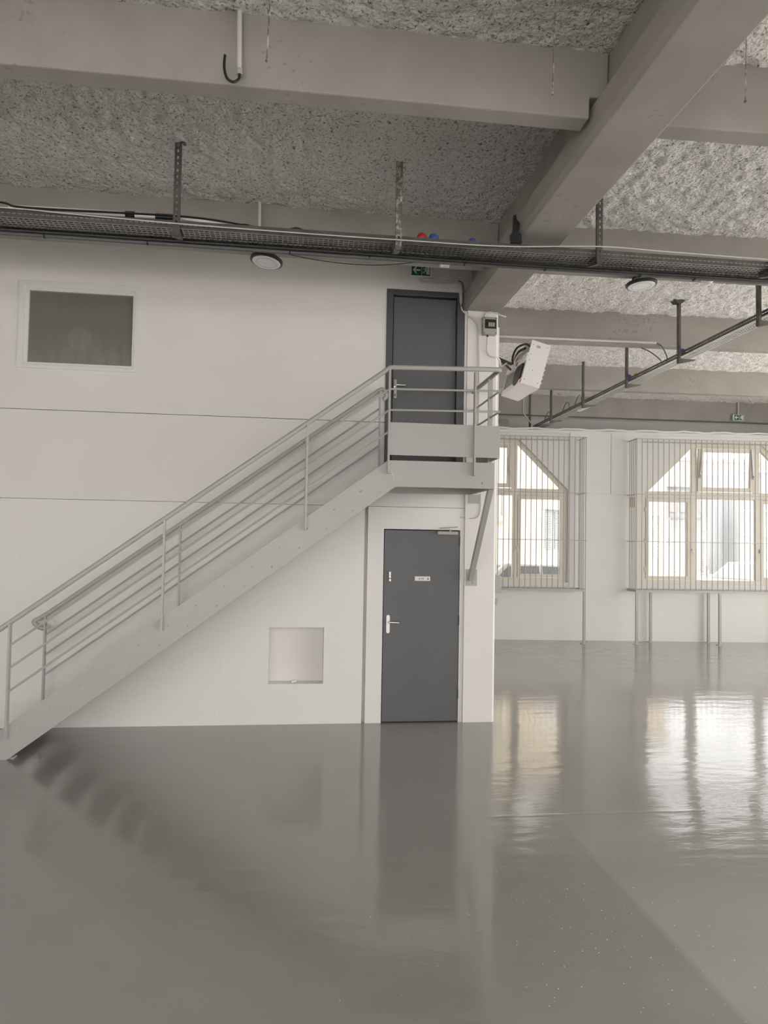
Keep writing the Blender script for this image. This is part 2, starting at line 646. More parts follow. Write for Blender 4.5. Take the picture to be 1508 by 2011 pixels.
def flocking(x0, x1, y0, y1, step, seed, m):
    nx, ny = int((x1 - x0) / step), int((y1 - y0) / step)
    sx, sy = x1 - x0, y1 - y0
    h = 0.016 * vnoise(nx, ny, sx, sy, 0.22, seed) + 0.020 * vnoise(nx, ny, sx, sy, 0.075, seed + 1) + 0.020 * vnoise(nx, ny, sx, sy, 0.036, seed + 2)
    h -= 0.028
    X, Y = np.meshgrid(np.linspace(x0, x1, nx), np.linspace(y0, y1, ny), indexing='ij')
    co = np.stack([X, Y, ZC - h], -1).reshape(-1, 3).astype(np.float32)
    idx = np.arange(nx * ny).reshape(nx, ny)
    q = np.stack([idx[:-1, :-1], idx[:-1, 1:], idx[1:, 1:], idx[1:, :-1]], -1).reshape(-1, 4)
    me = bpy.data.meshes.new('flocking')
    me.vertices.add(len(co))
    me.vertices.foreach_set('co', co.ravel())
    me.loops.add(q.size)
    me.loops.foreach_set('vertex_index', q.ravel().astype(np.int32))
    me.polygons.add(len(q))
    me.polygons.foreach_set('loop_start', np.arange(0, q.size, 4, dtype=np.int32))
    me.polygons.foreach_set('loop_total', np.full(len(q), 4, dtype=np.int32))
    me.update(calc_edges=True)
    me.polygons.foreach_set('use_smooth', np.ones(len(q), dtype=bool))
    me.materials.append(M[m])
    o = link('flocking', me, ceil)
    o['kind'] = 'stuff'
    return o


flocking(-4.2, 1.95, 2.4, 7.52, 0.021, 11, 'flock')
flocking(2.0, XE - 0.02, 2.4, 14.75, 0.024, 31, 'flock_lit')

# --- ribs running across (left bay, right bay)
def rib(label, p, q, cut=None):
    """precast rib, front lower edge from p to q (x, y); the end over the main beam's ledge is notched"""
    (xa, ya), (xb, yb) = p, q
    sl = (yb - ya) / (xb - xa)
    zt, zn = 5.02, 4.662
    poly = [(xa, ZB), (xb, ZB), (xb, zt), (xa, zt)]
    if cut:
        xe = cut
        poly = [(xa, ZB), (xb, ZB), (xb, zn), (xe, zn), (xe, zt), (xa, zt)] if xe > xa and xe > xb else [(xa, ZB), (xb, ZB), (xb, zt), (xe, zt), (xe, zn), (xa, zn)]
    n = len(poly)
    vs = []
    for s2 in (0, 1):
        for x, z in poly:
            f = (z - ZB) / 0.49
            vs.append((x, ya + (x - xa) * sl + (-0.02 * f if s2 == 0 else 0.145 + 0.02 * f), z))
    fs = [tuple(range(n)), tuple(range(2 * n - 1, n - 1, -1))] + [(i, i + n, (i + 1) % n + n, (i + 1) % n) for i in range(n)]
    o = MB().add(vs, fs).build('ceiling_beam', 'concrete', bevel=0.010)
    return tag(o, label, 'beam', 'concrete ribs across the ceiling', 'structure')


rib('concrete rib across the left bay nearest the camera', (-9, 4.075), (1.725, 4.085), 1.84)
rib('concrete rib above the cable tray in front of the stair wall', (-9, 6.37), (1.725, 6.47), 1.84)
rib('concrete rib across the right bay at the top edge of the photo', (2.20, 4.09), (XE, 3.85), 2.095)
rib('concrete rib above the cable tray in the right bay', (2.20, 6.45), (XE, 6.20), 2.095)
rib('concrete rib with a white conduit behind the fan heater', (2.15, 8.86), (XE, 8.52))
rib('second last concrete rib before the barred windows', (2.15, 11.62), (XE, 11.26))
rib('last concrete rib with the small exit sign', (2.15, 14.13), (XE, 13.88))
rib('concrete rib behind the camera in the left bay', (-9, 1.72), (1.725, 1.73), 1.84)
rib('concrete rib behind the camera in the right bay', (2.215, 1.73), (XE, 1.62))

# --- main beam with ledges
mp = [(1.785, 4.436), (2.150, 4.436), (2.172, 4.462), (2.172, 4.625), (2.090, 4.655), (2.090, 5.03), (1.845, 5.03), (1.845, 4.655), (1.752, 4.625), (1.752, 4.470)]
tag(MB().prism(mp, 'y', -6, 14.3).build('ceiling_beam', 'concrete', bevel=0.006), 'deep main concrete beam running towards the camera', 'beam', kind='structure')

# --- stair wall
ws = thing('wall_stair', 'white painted wall behind the metal staircase', 'wall', kind='structure')
XW0, XW1 = -9.0, 1.80
me = sheet([(XW0, 0), (0.722, 0), (0.722, 2.281), (XW0, 2.281)], [[(-0.257, 0.416), (0.314, 0.416), (0.314, 1.0), (-0.257, 1.0)]], D, D + 0.17)
me.materials.append(M['block'])
link('masonry', me, ws)
MB().box(-0.30, 0.36, D + 0.17, D + 0.19, 0.37, 1.05).build('niche_back', 'paint', ws)
MB().box(0.722, 0.756, D + 0.07, D + 0.12, 0, 2.281).build('groove', 'paint', ws)
me = sheet([(0.756, 0), (0.928, 0), (0.928, 2.046), (1.756, 2.046), (1.756, 0), (XW1, 0), (XW1, 2.281), (0.756, 2.281)], [], D - 0.002, D + 0.12)
me.materials.append(M['block'])
link('door_surround', me, ws)
me = sheet([(XW0, 2.285), (XW1, 2.285), (XW1, 2.57), (0.915, 2.57), (0.915, 3.181), (XW0, 3.181)], [], D, D + 0.12)
me.materials.append(M['paint'])
link('wall_panel', me, ws)
me = sheet([(XW0, 3.187), (0.915, 3.187), (0.915, 4.632), (1.772, 4.632), (1.772, 2.575), (XW1, 2.575), (XW1, 5.03), (XW0, 5.03)],
           [[(-2.80, 3.63), (-1.68, 3.63), (-1.68, 4.465), (-2.80, 4.465)]], D, D + 0.12)
me.materials.append(M['paint'])
link('wall_panel', me, ws)
MB().box(XW0, 0.80, D + 0.121, D + 0.14, 3.10, 3.25).build('joint_backing', 'paint', ws)
MB().box(XW0, 0.80, D + 0.121, D + 0.14, 2.24, 2.32).build('joint_backing', 'paint', ws)

tag(MB().prism([(1.80, D - 0.03), (2.125, D - 0.03), (2.145, D - 0.01), (2.145, D + 0.30), (1.80, D + 0.30)], 'z', 0, 4.436).build('column', 'paint', bevel=0.004),
    'white painted column at the corner of the stair wall', 'column', kind='structure')
tag(MB().box(1.98, 2.145, D + 0.30, 14.2, 0, 5.03).build('wall_return', 'paint'), 'white return wall running back from the corner column', 'wall', kind='structure')
tag(MB().box(-9, 2.0, 14.2, 14.4, 0, 5.03).build('wall_back', 'paint'), 'wall closing the dim room behind the stair wall', 'wall', kind='structure')
MB().box(1.80, 1.86, D, D + 0.12, 4.436, 5.03).build('wall_infill', 'paint', ws)
tag(MB().box(-9.2, -9, -6.25, 14.6, 0, 5.03).build('wall_left', 'paint'), 'white side wall at the left end of the hall', 'wall', kind='structure')

# --- unseen rear and right walls; openings shaped for the light they let in
def pier_wall(name, label, along, fixed, a0, a1, openings, z0, z1, th=0.25):
    holes = [[(p, z0), (q, z0), (q, z1), (p, z1)] for p, q in openings]
    m2 = sheet([(a0, 0), (a1, 0), (a1, 5.03), (a0, 5.03)], holes, 0, th)
    m2.materials.append(M['paint'])
    o = link(name, m2)
    if along == 'y':
        o.rotation_euler = (0, 0, pi / 2)
        o.location = (fixed + th, 0, 0)
    else:
        o.location = (0, fixed, 0)
    return tag(o, label, 'wall', kind='structure')


pier_wall('wall_rear', 'white rear wall behind the camera with openings sized for light', 'x', -6.25, -9, XE, [(-8.8, -4.7), (-4.4, -0.3), (0.3, 2.6)], 0.4, 4.2)
pier_wall('wall_right', 'white side wall at the right end with openings sized for light', 'y', XE, -6.25, 14.6, [(-6.0, -1.8), (-1.6, 2.6), (2.8, 7.0), (7.2, 11.2)], 0.25, 4.4)

# --- far wall (lining wall, slightly out of parallel)
wf = thing('wall_far', 'white far wall with the two barred windows', 'wall', FA, FR, kind='structure')


def trap(cu, grow=0.0, hw=1.72, ht=0.735, z0=1.14, zs=2.965, z1=3.955):
    g = grow
    return [(cu - hw - g, z0 - g), (cu + hw + g, z0 - g), (cu + hw + g, zs + g * 0.4), (cu + ht + g * 0.4, z1 + g), (cu - ht - g * 0.4, z1 + g), (cu - hw - g, zs + g * 0.4)]


UW = (-0.26, 4.68)
zs_ = 2.905
me = sheet([(-1.9, 0), (7.6, 0), (7.6, 4.14), (-1.9, 4.14)], [[(max(x, -1.8), z) for x, z in trap(UW[0])], trap(UW[1])], 0.0, 0.30)
me.materials.append(M['paint_far'])
link('lining', me, wf)
MB().box(1.48, 2.302, -0.025, 0.0, zs_, 4.14).build('lining_panel', 'paint_far', wf)
MB().box(2.310, 2.94, -0.025, 0.0, zs_, 4.14).build('lining_panel', 'paint_far', wf)
MB().box(-1.9, 7.6, 0.28, 1.0, 4.08, 4.14).build('ledge', 'paint_far', wf)
wu = MB().box(-1.9, 7.6, 1.0, 1.2, 4.0, 5.03).build('upper_wall', 'paint_far', wf)
MB().box(-1.9, 7.6, -0.02, 0.03, 4.10, 4.165).build('ledge_trim', 'paint_far', wf, bevel=0.01)


# --- windows of the far wall
def far_window(n, cu, label):
    t = thing('window_%d' % n, label, 'window', FA, FR, kind='structure')
    y0, y1 = 0.05, 0.13
    tr_in = [(cu - 1.64, 1.22), (cu + 1.64, 1.22), (cu + 1.64, 2.93), (cu + 0.70, 3.875), (cu - 0.70, 3.875), (cu - 1.64, 2.93)]
    m2 = sheet(trap(cu, 0.004), [tr_in], y0, y1)
    m2.materials.append(M['frame'])
    link('outer_frame', m2, t)
    MB().box(cu - 1.64, cu + 1.64, y0 - 0.01, y1, 2.85, 2.99).build('transom', 'frame', t, bevel=0.008)
    for sx in (-1, 1):
        MB().box(cu + sx * 0.645 - 0.055, cu + sx * 0.645 + 0.055, y0 - 0.005, y1, 2.99, 3.875).build('upper_mullion', 'frame', t, bevel=0.006)
        MB().box(cu + sx * 0.665 - 0.05, cu + sx * 0.665 + 0.05, y0 - 0.005, y1, 1.22, 2.85).build('lower_mullion', 'frame', t, bevel=0.006)
        # glazed corners
        tri = [(cu + sx * 1.60, 2.995), (cu + sx * 0.705, 2.995), (cu + sx * 0.705, 3.87)]
        MB().prism(tri, 'y', 0.09, 0.098).build('pane', 'glass', t)
        # side casements
        a, b2 = sorted((cu + sx * 0.72, cu + sx * 1.635))
        m3 = sheet([(a, 1.225), (b2, 1.225), (b2, 2.845), (a, 2.845)], [[(a + 0.06, 1.29), (b2 - 0.07, 1.29), (b2 - 0.07, 2.775), (a + 0.06, 2.775)]], 0.035, 0.10)
        m3.materials.append(M['frame'])
        cs = link('casement', m3, t)
        MB().box(a + 0.058, b2 - 0.068, 0.068, 0.074, 1.288, 2.777).build('pane', 'glass', cs)
        hx = cu + sx * 0.70
        MB().box(hx - 0.012, hx + 0.012, 0.02, 0.04, 1.78, 1.86).tube([(hx, 0.02, 1.83), (hx, -0.01, 1.83), (hx + 0.015, -0.015, 1.73)], 0.009, 8).build('handle', 'white', cs, smooth=True)
        for zh in (1.42, 2.0, 2.62):
            e = cu + sx * 1.65
            MB().tube([(e, 0.03, zh - 0.05), (e, 0.03, zh + 0.05)], 0.010, 8).build('hinge', 'frame', cs, smooth=True)
    # fixed middle pane below
    MB().box(cu - 0.615, cu + 0.615, 0.085, 0.091, 1.22, 2.85).build('pane', 'glass', t)
    # tilting fanlight, leaning in at the top
    sash = bpy.data.objects.new('fanlight', None)
    C.objects.link(sash)
    sash.parent = t
    sash.location = (cu, 0.05, 3.0)
    sash.rotation_euler = (radians(3.0), 0, 0)
    m4 = sheet([(-0.585, 0), (0.585, 0), (0.585, 0.865), (-0.585, 0.865)], [[(-0.485, 0.085), (0.485, 0.085), (0.485, 0.79), (-0.485, 0.79)]], -0.02, 0.04)
    m4.materials.append(M['frame'])
    link('sash', m4, sash)
    MB().box(-0.487, 0.487, 0.008, 0.014, 0.083, 0.792).build('pane', 'glass', sash)
    for sx in (-1, 1):
        MB().bar((sx * 0.50, -0.045, 0.86), (sx * 0.545, -0.05, 0.33), 0.018, 0.035).tube([(sx * 0.545, -0.045, 0.33), (sx * 0.545, -0.075, 0.31), (sx * 0.545, -0.045, 0.27)], 0.02, 8).build('stay_arm', 'white', sash)
    return t


far_window(1, UW[0], 'half hidden window with slanted top corners beside the white column')
far_window(2, UW[1], 'wide cream window with slanted top corners at the right edge')


# --- window of the stair wall
t = thing('window_3', 'small dusty inner window high in the stair wall', 'window', kind='structure')
X0, X1, Z0, Z1 = -2.833, -1.649, 3.600, 4.494
m2 = sheet([(X0, Z0), (X1, Z0), (X1, Z1), (X0, Z1)], [[(X0 + 0.06, Z0 + 0.035), (X1 - 0.045, Z0 + 0.035), (X1 - 0.045, Z1 - 0.06), (X0 + 0.06, Z1 - 0.06)]], D - 0.014, D + 0.05)
m2.materials.append(M['white'])
link('architrave', m2, t, bevel=0.004)
m2 = sheet([(X0 + 0.058, Z0 + 0.033), (X1 - 0.043, Z0 + 0.033), (X1 - 0.043, Z1 - 0.058), (X0 + 0.058, Z1 - 0.058)],
           [[(X0 + 0.10, Z0 + 0.065), (X1 - 0.068, Z0 + 0.065), (X1 - 0.068, Z1 - 0.098), (X0 + 0.10, Z1 - 0.098)]], D - 0.006, D + 0.05)
m2.materials.append(M['white'])
link('frame', m2, t, bevel=0.004)
MB().box(X0 + 0.07, X1 - 0.05, D - 0.018, D - 0.006, Z0 + 0.04, Z0 + 0.052).build('bead', 'white', t)
MB().box(X0 + 0.095, X1 - 0.063, D + 0.02, D + 0.03, Z0 + 0.06, Z1 - 0.093).build('pane', 'dusty', t)

# --- doors
t = thing('door_1', 'slate grey ground floor door under the landing', 'door', kind='structure')
MB().box(0.922, 1.762, D + 0.06, D + 0.10, 0.0, 2.05).build('rebate', 'dark', t)
MB().box(0.936, 1.749, D + 0.002, D + 0.045, 0.012, 2.036).build('leaf', 'door', t, bevel=0.003)
hp = MB().prism([(0.970, 0.955), (0.976, 0.945), (0.988, 0.941), (1.000, 0.945), (1.006, 0.955), (1.006, 1.120), (1.000, 1.130), (0.988, 1.134), (0.976, 1.130), (0.970, 1.120)], 'y', D - 0.006, D + 0.002).build('handle_plate', 'alu', t)
MB().tube([(0.988, D - 0.004, 1.062), (0.988, D - 0.05, 1.062), (1.0, D - 0.058, 1.062), (1.10, D - 0.058, 1.058)], 0.0095, 10).build('lever', 'chrome', hp, smooth=True)
kl = MB().box(0.985, 1.010, D - 0.02, D + 0.002, 1.487, 1.598).build('code_lock', 'plastic', t, bevel=0.004)
MB().tube([(0.9975, D - 0.02, 1.505), (0.9975, D - 0.035, 1.505)], 0.009, 10).build('knob', 'chrome', kl)
for i in range(4):
    for j in range(2):
        MB().box(0.989 + j * 0.010, 0.996 + j * 0.010, D - 0.022, D - 0.019, 1.53 + i * 0.015, 1.539 + i * 0.015).build('key', 'chrome', kl)
sg = MB().box(1.268, 1.434, D - 0.003, D + 0.002, 1.498, 1.545).build('door_sign', 'white', t)
sg['label'] = 'white plate reading privé with a red mark'
text('lettering', 'privé', 0.030, 'black', sg, (1.338, D - 0.0036, 1.523))
MB().lathe([(0.0, 0.0), (0.0085, 0.0), (0.0085, 0.001), (0.0, 0.001)], (1.410, D - 0.0032, 1.518), (0, -1, 0), 14).box(1.408, 1.412, D - 0.0042, D - 0.0032, 1.524, 1.535).build('red_mark', 'red', sg)
cl = MB().box(1.502, 1.722, D - 0.045, D + 0.002, 1.995, 2.030).build('door_closer', 'plastic', t, bevel=0.004)
MB().bar((1.64, D - 0.03, 2.03), (1.64, D - 0.03, 2.052), 0.02, 0.02, (1, 0, 0)).bar((1.535, D - 0.03, 2.062), (1.72, D - 0.035, 2.080), 0.016, 0.012).bar((1.70, D - 0.035, 2.075), (1.535, D - 0.02, 2.066), 0.02, 0.010).build('closer_arm', 'plastic', cl)
for zh in (0.30, 1.08, 1.93):
    MB().tube([(1.752, D - 0.004, zh - 0.05), (1.752, D - 0.004, zh + 0.05)], 0.006, 8).build('hinge', 'doorframe', t)

t = thing('door_2', 'dark grey upper door at the top of the stairs', 'door', kind='structure')
m2 = sheet([(0.915, 2.575), (0.985, 2.575), (0.985, 4.572), (1.69, 4.572), (1.69, 2.575), (1.770, 2.575), (1.770, 4.632), (0.915, 4.632)], [], D - 0.012, D + 0.11)
m2.materials.append(M['doorframe'])
link('door_frame', m2, t, bevel=0.004)
MB().box(0.915, 1.77, D + 0.09, D + 0.11, 2.575, 4.6).build('rebate', 'dark', t)
MB().box(0.997, 1.686, D + 0.035, D + 0.08, 2.585, 4.562).build('leaf', 'door', t, bevel=0.003)
hp = MB().box(1.008, 1.042, D + 0.025, D + 0.036, 3.455, 3.660).build('handle_plate', 'chrome', t, bevel=0.004)
MB().tube([(1.025, D + 0.03, 3.590), (1.025, D - 0.02, 3.590), (1.035, D - 0.028, 3.590), (1.130, D - 0.028, 3.588)], 0.0095, 10).build('lever', 'chrome', hp, smooth=True)
MB().lathe([(0, 0), (0.008, 0), (0.008, 0.002), (0, 0.002)], (1.025, D + 0.025, 3.49), (0, -1, 0), 10).build('keyhole', 'dark', hp)
tag(MB().box(1.772, 1.800, D - 0.018, D + 0.02, 2.60, 4.43).build('trim_1', 'paint', bevel=0.006), 'white vertical trim between the upper door and the column', 'trim', kind='structure')

# ================================================================== STAIRCASE
YO = 6.49           # outer face of the outer stringer
YI = 7.40           # inner railing plane
st = thing('staircase', 'light grey metal staircase with landing and tube railings', 'staircase', (0, YO, 0))


def S(mb, name, m='stair', parent=None, **k):
    o = mb.build(name, m, parent or st, **k)
    if parent is None:
        o.location = (0, -YO, 0)
    return o


SL = 0.7345


def ztop(x):
    return 2.657 + (x - 0.803) * SL


def zbot(x):
    return 2.279 + (x - 0.706) * 0.7327


poly_out = [(0.826, 2.664), (0.900, 2.421), (-2.405, 0.0), (-2.80, 0.0), (-2.80, ztop(-2.80))]
so = S(MB().prism(poly_out, 'y', YO, YO + 0.010), 'stringer', bevel=0.0015)
S(MB().prism([(0.826, 2.664), (1.833, 2.668), (1.833, 2.424), (0.900, 2.421)], 'y', YO, YO + 0.010), 'landing_fascia', bevel=0.0015)
S(MB().bar((0.834, YO - 0.001, 2.62), (0.897, YO - 0.001, 2.448), 0.006, 0.004, (1, 0, 0)), 'weld_seam', 'white')
S(MB().prism(poly_out, 'y', YI - 0.03, YI - 0.02), 'stringer')
S(MB().box(0.826, 1.833, YI - 0.03, YI - 0.02, 2.421, 2.664), 'landing_fascia')
S(MB().box(1.823, 1.833, YO + 0.01, YI - 0.03, 2.424, 2.668), 'landing_fascia')
S(MB().box(0.72, 1.823, YO + 0.01, YI - 0.03, 2.545, 2.57), 'landing_deck')
S(MB().bar((0.92, YO + 0.02, 2.53), (1.70, YI - 0.04, 2.53), 0.03, 0.03), 'deck_stiffener')
S(MB().box(0.90, 1.83, YI - 0.02, YI + 0.13, 2.545, 2.57), 'threshold_plate')
# treads with bolts through the stringer
for k in range(1, 15):
    zt = 2.57 - 0.175 * k
    xc = -0.075 + (zt - 1.855) / 0.728
    tr = S(MB().box(xc - 0.13, xc + 0.12, YO + 0.010, YI - 0.03, zt - 0.035, zt), 'tread', bevel=0.003)
    for dx in (-0.087, 0.087):
        MB().lathe([(0.0, 0), (0.009, 0), (0.007, 0.004), (0.0, 0.005)], (xc + dx, YO, zt - 0.025), (0, -1, 0), 10).build('bolt', 'plastic', tr)
for bx_, bz_ in ((1.09, 2.535), (1.43, 2.54)):
    S(MB().lathe([(0, 0), (0.006, 0), (0.005, 0.003), (0, 0.004)], (bx_, YO, bz_), (0, -1, 0), 10), 'bolt', 'plastic')
S(MB().lathe([(0, 0), (0.011, 0), (0.008, 0.006), (0, 0.008)], (1.72, YO, 2.475), (0, -1, 0), 12), 'bolt', 'plastic')

YR = YO - 0.028     # outer railing plane


def hz(x):          # outer handrail height on the flight
    return 3.515 + (x - 0.826) * 0.7255


# outer posts (flat bar standing edge-on)
for px, z0, z1 in ((-2.405, 0.185, hz(-2.405) - 0.015), (-1.149, 1.105, hz(-1.149) - 0.015), (0.085, 2.01, hz(0.085) - 0.015), (0.826, 2.54, 3.50), (1.632, 2.54, 3.51)):
    S(MB().box(px - 0.008, px + 0.008, YR - 0.022, YO, z0, z1), 'post')
# handrail: bottom loop, flight, bend, landing, corner, wall end
lo = [(-2.50, YR, hz(-2.50) - 0.115), (-2.56, YR, hz(-2.56) - 0.10), (-2.60, YR, hz(-2.60) - 0.05), (-2.57, YR, hz(-2.57) - 0.006)]
path = smooth_path(lo, 4) + [(-2.50, YR, hz(-2.50)), (0.80, YR, hz(0.80)), (0.826, YR, 3.517), (0.85, YR, 3.521), (1.845, YR, 3.545), (1.866, YR + 0.006, 3.546), (1.872, YR + 0.03, 3.546), (1.870, D - 0.035, 3.545)]
S(MB().tube(path, 0.0225, 14), 'handrail', smooth=True)
for i, dz in enumerate((0.198, 0.392, 0.590)):
    S(MB().tube([(-2.405, YR, hz(-2.405) - dz), (0.826, YR, hz(0.826) - dz)], 0.0095, 8), 'rail_bar', smooth=True)
for dz in (0.198, 0.392):
    S(MB().tube([(0.826, YR, 3.517 - dz), (1.870, YR, 3.54 - dz)], 0.0095, 8), 'rail_bar', smooth=True)
    S(MB().tube([(1.870, YR, 3.54 - dz), (1.870, D - 0.035, 3.54 - dz)], 0.0095, 8), 'rail_bar', smooth=True)
S(MB().box(1.848, 1.892, 6.79, 6.806, 2.44, 3.535), 'post')
S(MB().box(0.835, 1.877, YR + 0.010, YR + 0.014, 2.712, 3.014), 'kick_plate', bevel=0.001)
S(MB().box(1.873, 1.877, YR + 0.014, 7.35, 2.712, 3.014), 'kick_plate')

# inner railing
def hzi(x):
    return 3.500 + (x - 0.837) * 0.7255


for px in (-2.424, -1.158, 0.085, 0.845):
    S(MB().box(px - 0.008, px + 0.008, YI - 0.03, YI + 0.018, ztop(px) - 0.15, hzi(px) - 0.015), 'post')
ipath = smooth_path([(-2.40, YI, hzi(-2.40) - 0.125), (-2.46, YI, hzi(-2.46) - 0.105), (-2.535, YI, hzi(-2.535) + 0.01), (-2.475, YI, hzi(-2.475) + 0.005), (-2.40, YI, hzi(-2.40))], 5)
ipath += [(0.78, YI, hzi(0.78))] + smooth_path([(0.80, YI, hzi(0.80)), (0.865, YI, 3.512), (0.905, YI, 3.478), (0.905, YI, 3.43), (0.880, YI, 3.405)], 5)
S(MB().tube(ipath, 0.0225, 12), 'handrail', smooth=True)
for dz in (0.198, 0.392, 0.590):
    S(MB().tube([(-2.424, YI, hzi(-2.424) - dz), (0.845, YI, hzi(0.845) - dz)], 0.0095, 8), 'rail_bar', smooth=True)
# knee brace with wall plate
br = S(MB().bar((1.862, D - 0.05, 1.52), (1.812, YO + 0.05, 2.43), 0.05, 0.05, (0, 1, 0)), 'knee_brace', bevel=0.002)
wp = S(MB().box(1.818, 1.938, D - 0.038, D - 0.028, 1.452, 1.630), 'wall_plate')
for bz_ in (1.485, 1.60):
    MB().lathe([(0, 0), (0.012, 0), (0.010, 0.006), (0, 0.008)], (1.895, D - 0.038, bz_), (0, -1, 0), 8).build('bolt', 'plastic', wp)
S(MB().box(1.835, 1.95, D - 0.038, D - 0.028, 2.335, 2.43), 'wall_plate')
S(MB().box(-2.60, -2.36, YO + 0.03, YO + 0.11, 0.0, 0.012), 'foot_plate')

# ================================================================== CABLE TRAYS
def hanger(label, x, y, z0, z1, m, face=(0, -1, 0), arm=0.205):
    h = thing('tray_hanger', label, 'tray hanger', (x, y, z0), group='perforated tray hangers')
    f = Vector(face)
    sd = Vector((0, 0, 1)).cross(f)
    L = z1 - z0
    MB().perforated(-sd * 0.024, (0, 0, 1), sd, f, L, 0.048, 0.022, 0.012, 0.05, 1, 0.003).build('channel', m, h)
    for s2 in (-1, 1):
        MB().box(-0.0015, 0.0015, 0, 0.025, 0, L).build('flange', m, h).matrix_local = Matrix.Translation(sd * 0.024 * s2) @ Matrix(((sd.x, -f.x, 0, 0), (sd.y, -f.y, 0, 0), (0, 0, 1, 0), (0, 0, 0, 1)))
    a = MB().prism([(0.0, 0.0), (0.03, 0.0), (arm, 0.045), (arm, 0.055), (0.0, 0.06)], 'x', -0.02, 0.02).build('bracket_arm', m, h)
    a.matrix_local = Matrix(((sd.x, -f.x, 0, 0), (sd.y, -f.y, 0, 0), (0, 0, 1, -0.01), (0, 0, 0, 1)))
    tp = MB().box(-0.05, 0.05, -0.03, 0.06, L - 0.006, L).build('top_plate', m, h)
    return h


def tray(label, o, ang, L, width, fh, m, mb_):
    t2 = thing('cable_tray', label, 'cable tray', o, ang)
    MB().perforated((0, 0, 0), (1, 0, 0), (0, 1, 0), (0, 0, 1), L, width, 0.030, 0.017, 0.040, max(4, int(width / 0.036)), 0.0015).build('perforated_base', mb_, t2)
    MB().perforated((0, 0, 0), (1, 0, 0), (0, 0, 1), (0, -1, 0), L, fh, 0.028, 0.008, 0.040, 1, 0.0015).build('side_flange', m, t2)
    MB().perforated((0, width, 0), (1, 0, 0), (0, 0, 1), (0, 1, 0), L, fh, 0.028, 0.008, 0.040, 1, 0.0015).build('side_flange', m, t2)
    MB().box(0, L, -0.0015, 0.012, fh, fh + 0.0015).build('lip', m, t2)
    return t2


TZ = 4.283
tray('long perforated cable tray crossing in front of the stair wall', (-4.2, 5.52, TZ), 0.0, 10.0, 0.235, 0.058, 'galvdark', 'galvmid')
hanger('dark perforated hanger of the cable tray above the stairs', -0.955, 5.488, TZ - 0.055, 4.95, 'galvdark')
hanger('flaking painted hanger of the cable tray near the red ball', 0.752, 5.488, TZ - 0.055, 4.95, 'rust')
hanger('hanger of the cable tray to the right of the main beam', 2.412, 5.488, TZ - 0.055, 4.95, 'galvdark')
hanger('tray hanger by the right edge of the photo', 3.95, 5.488, TZ - 0.055, 4.95, 'galvdark')
tag(MB().prism([(1.668, TZ + 0.06), (1.756, TZ + 0.06), (1.750, TZ + 0.13), (1.728, TZ + 0.15), (1.738, TZ + 0.22), (1.712, TZ + 0.25), (1.705, TZ + 0.29), (1.685, TZ + 0.28), (1.682, TZ + 0.15), (1.660, TZ + 0.12)], 'y', 5.49, 5.518).build('beam_bracket', 'blackpaint'),
    'black bracket holding the cable tray against the main beam', 'bracket')

T2A = atan2(1, 0.019)
tray('perforated cable tray running back to the barred windows', (4.825, 5.9, 4.265), T2A, 8.25, 0.175, 0.06, 'galvdark', 'galv')
for lab, x, y in (('first hanger of the receding tray near the right edge', 4.615, 6.65), ('hanger with a wide top plate on the receding tray', 4.630, 8.20), ('hanger of the receding tray by the yellow ball', 4.655, 9.65),
                  ('rusty topped hanger in the middle of the receding tray', 4.670, 11.25), ('second last hanger of the receding tray', 4.690, 12.80), ('last hanger of the receding tray at the far wall', 4.70, 14.05)):
    hg = hanger(lab, x - 0.01, y, 4.17, 4.95, 'galvdark', (-1, 0, 0), 0.22)
    if y == 8.20:
        MB().prism([(-0.09, 0.79), (0.09, 0.79), (0.04, 0.735), (-0.04, 0.735)], 'y', -0.05, 0.05).build('ceiling_foot', 'galvdark', hg)


# --- cables on the trays
def cable(label, pts, r, m, n=6, name='cable', smooth_n=6, cat='cable', group=None):
    return tag(MB().tube(smooth_path(pts, smooth_n), r, n).build(name, m, smooth=True), label, cat, group)


cable('thick grey cable along the back edge of the long tray', [(-4.2, 5.775, 4.27), (-1.0, 5.778, 4.262), (0.8, 5.775, 4.258), (2.4, 5.778, 4.266), (5.8, 5.775, 4.27)], 0.021, 'cable_g', 8)
cable('second dark cable tied under the long tray', [(-4.2, 5.722, 4.266), (-1.2, 5.724, 4.268), (0.3, 5.718, 4.262), (1.9, 5.724, 4.256), (5.8, 5.720, 4.264)], 0.013, 'black', 8)
cable('thin pale cable sagging along the front of the long tray', [(-4.2, 5.500, 4.345), (-2.23, 5.492, 4.338), (-1.8, 5.487, 4.325), (-0.95, 5.474, 4.300), (0.0, 5.482, 4.295), (0.76, 5.474, 4.292), (1.6, 5.484, 4.303), (2.41, 5.474, 4.352), (3.0, 5.482, 4.352), (3.95, 5.470, 4.340), (5.7, 5.49, 4.34)], 0.0048, 'cable_w')
tie_at = ((-2.0, 'cable tie under the long tray at the left edge of the photo'), (-1.22, 'cable tie under the long tray just left of the first hanger'), (-0.1, 'cable tie under the long tray just right of the stair lamp'),
          (0.55, 'cable tie under the long tray left of the flaking hanger'), (1.35, 'cable tie under the long tray above the upper door'), (2.05, 'cable tie under the long tray below the main beam'),
          (2.9, 'cable tie under the long tray left of the right bay lamp'), (3.4, 'cable tie under the long tray right of the right bay lamp'))
for x, lab in tie_at:
    tag(MB().lathe([(0.022, -0.006), (0.027, -0.006), (0.027, 0.006), (0.022, 0.006)], (x, 5.776, 4.266), (1, 0, 0), 12, True).build('cable_tie', 'black'), lab, 'cable tie', 'cable ties on the long tray')
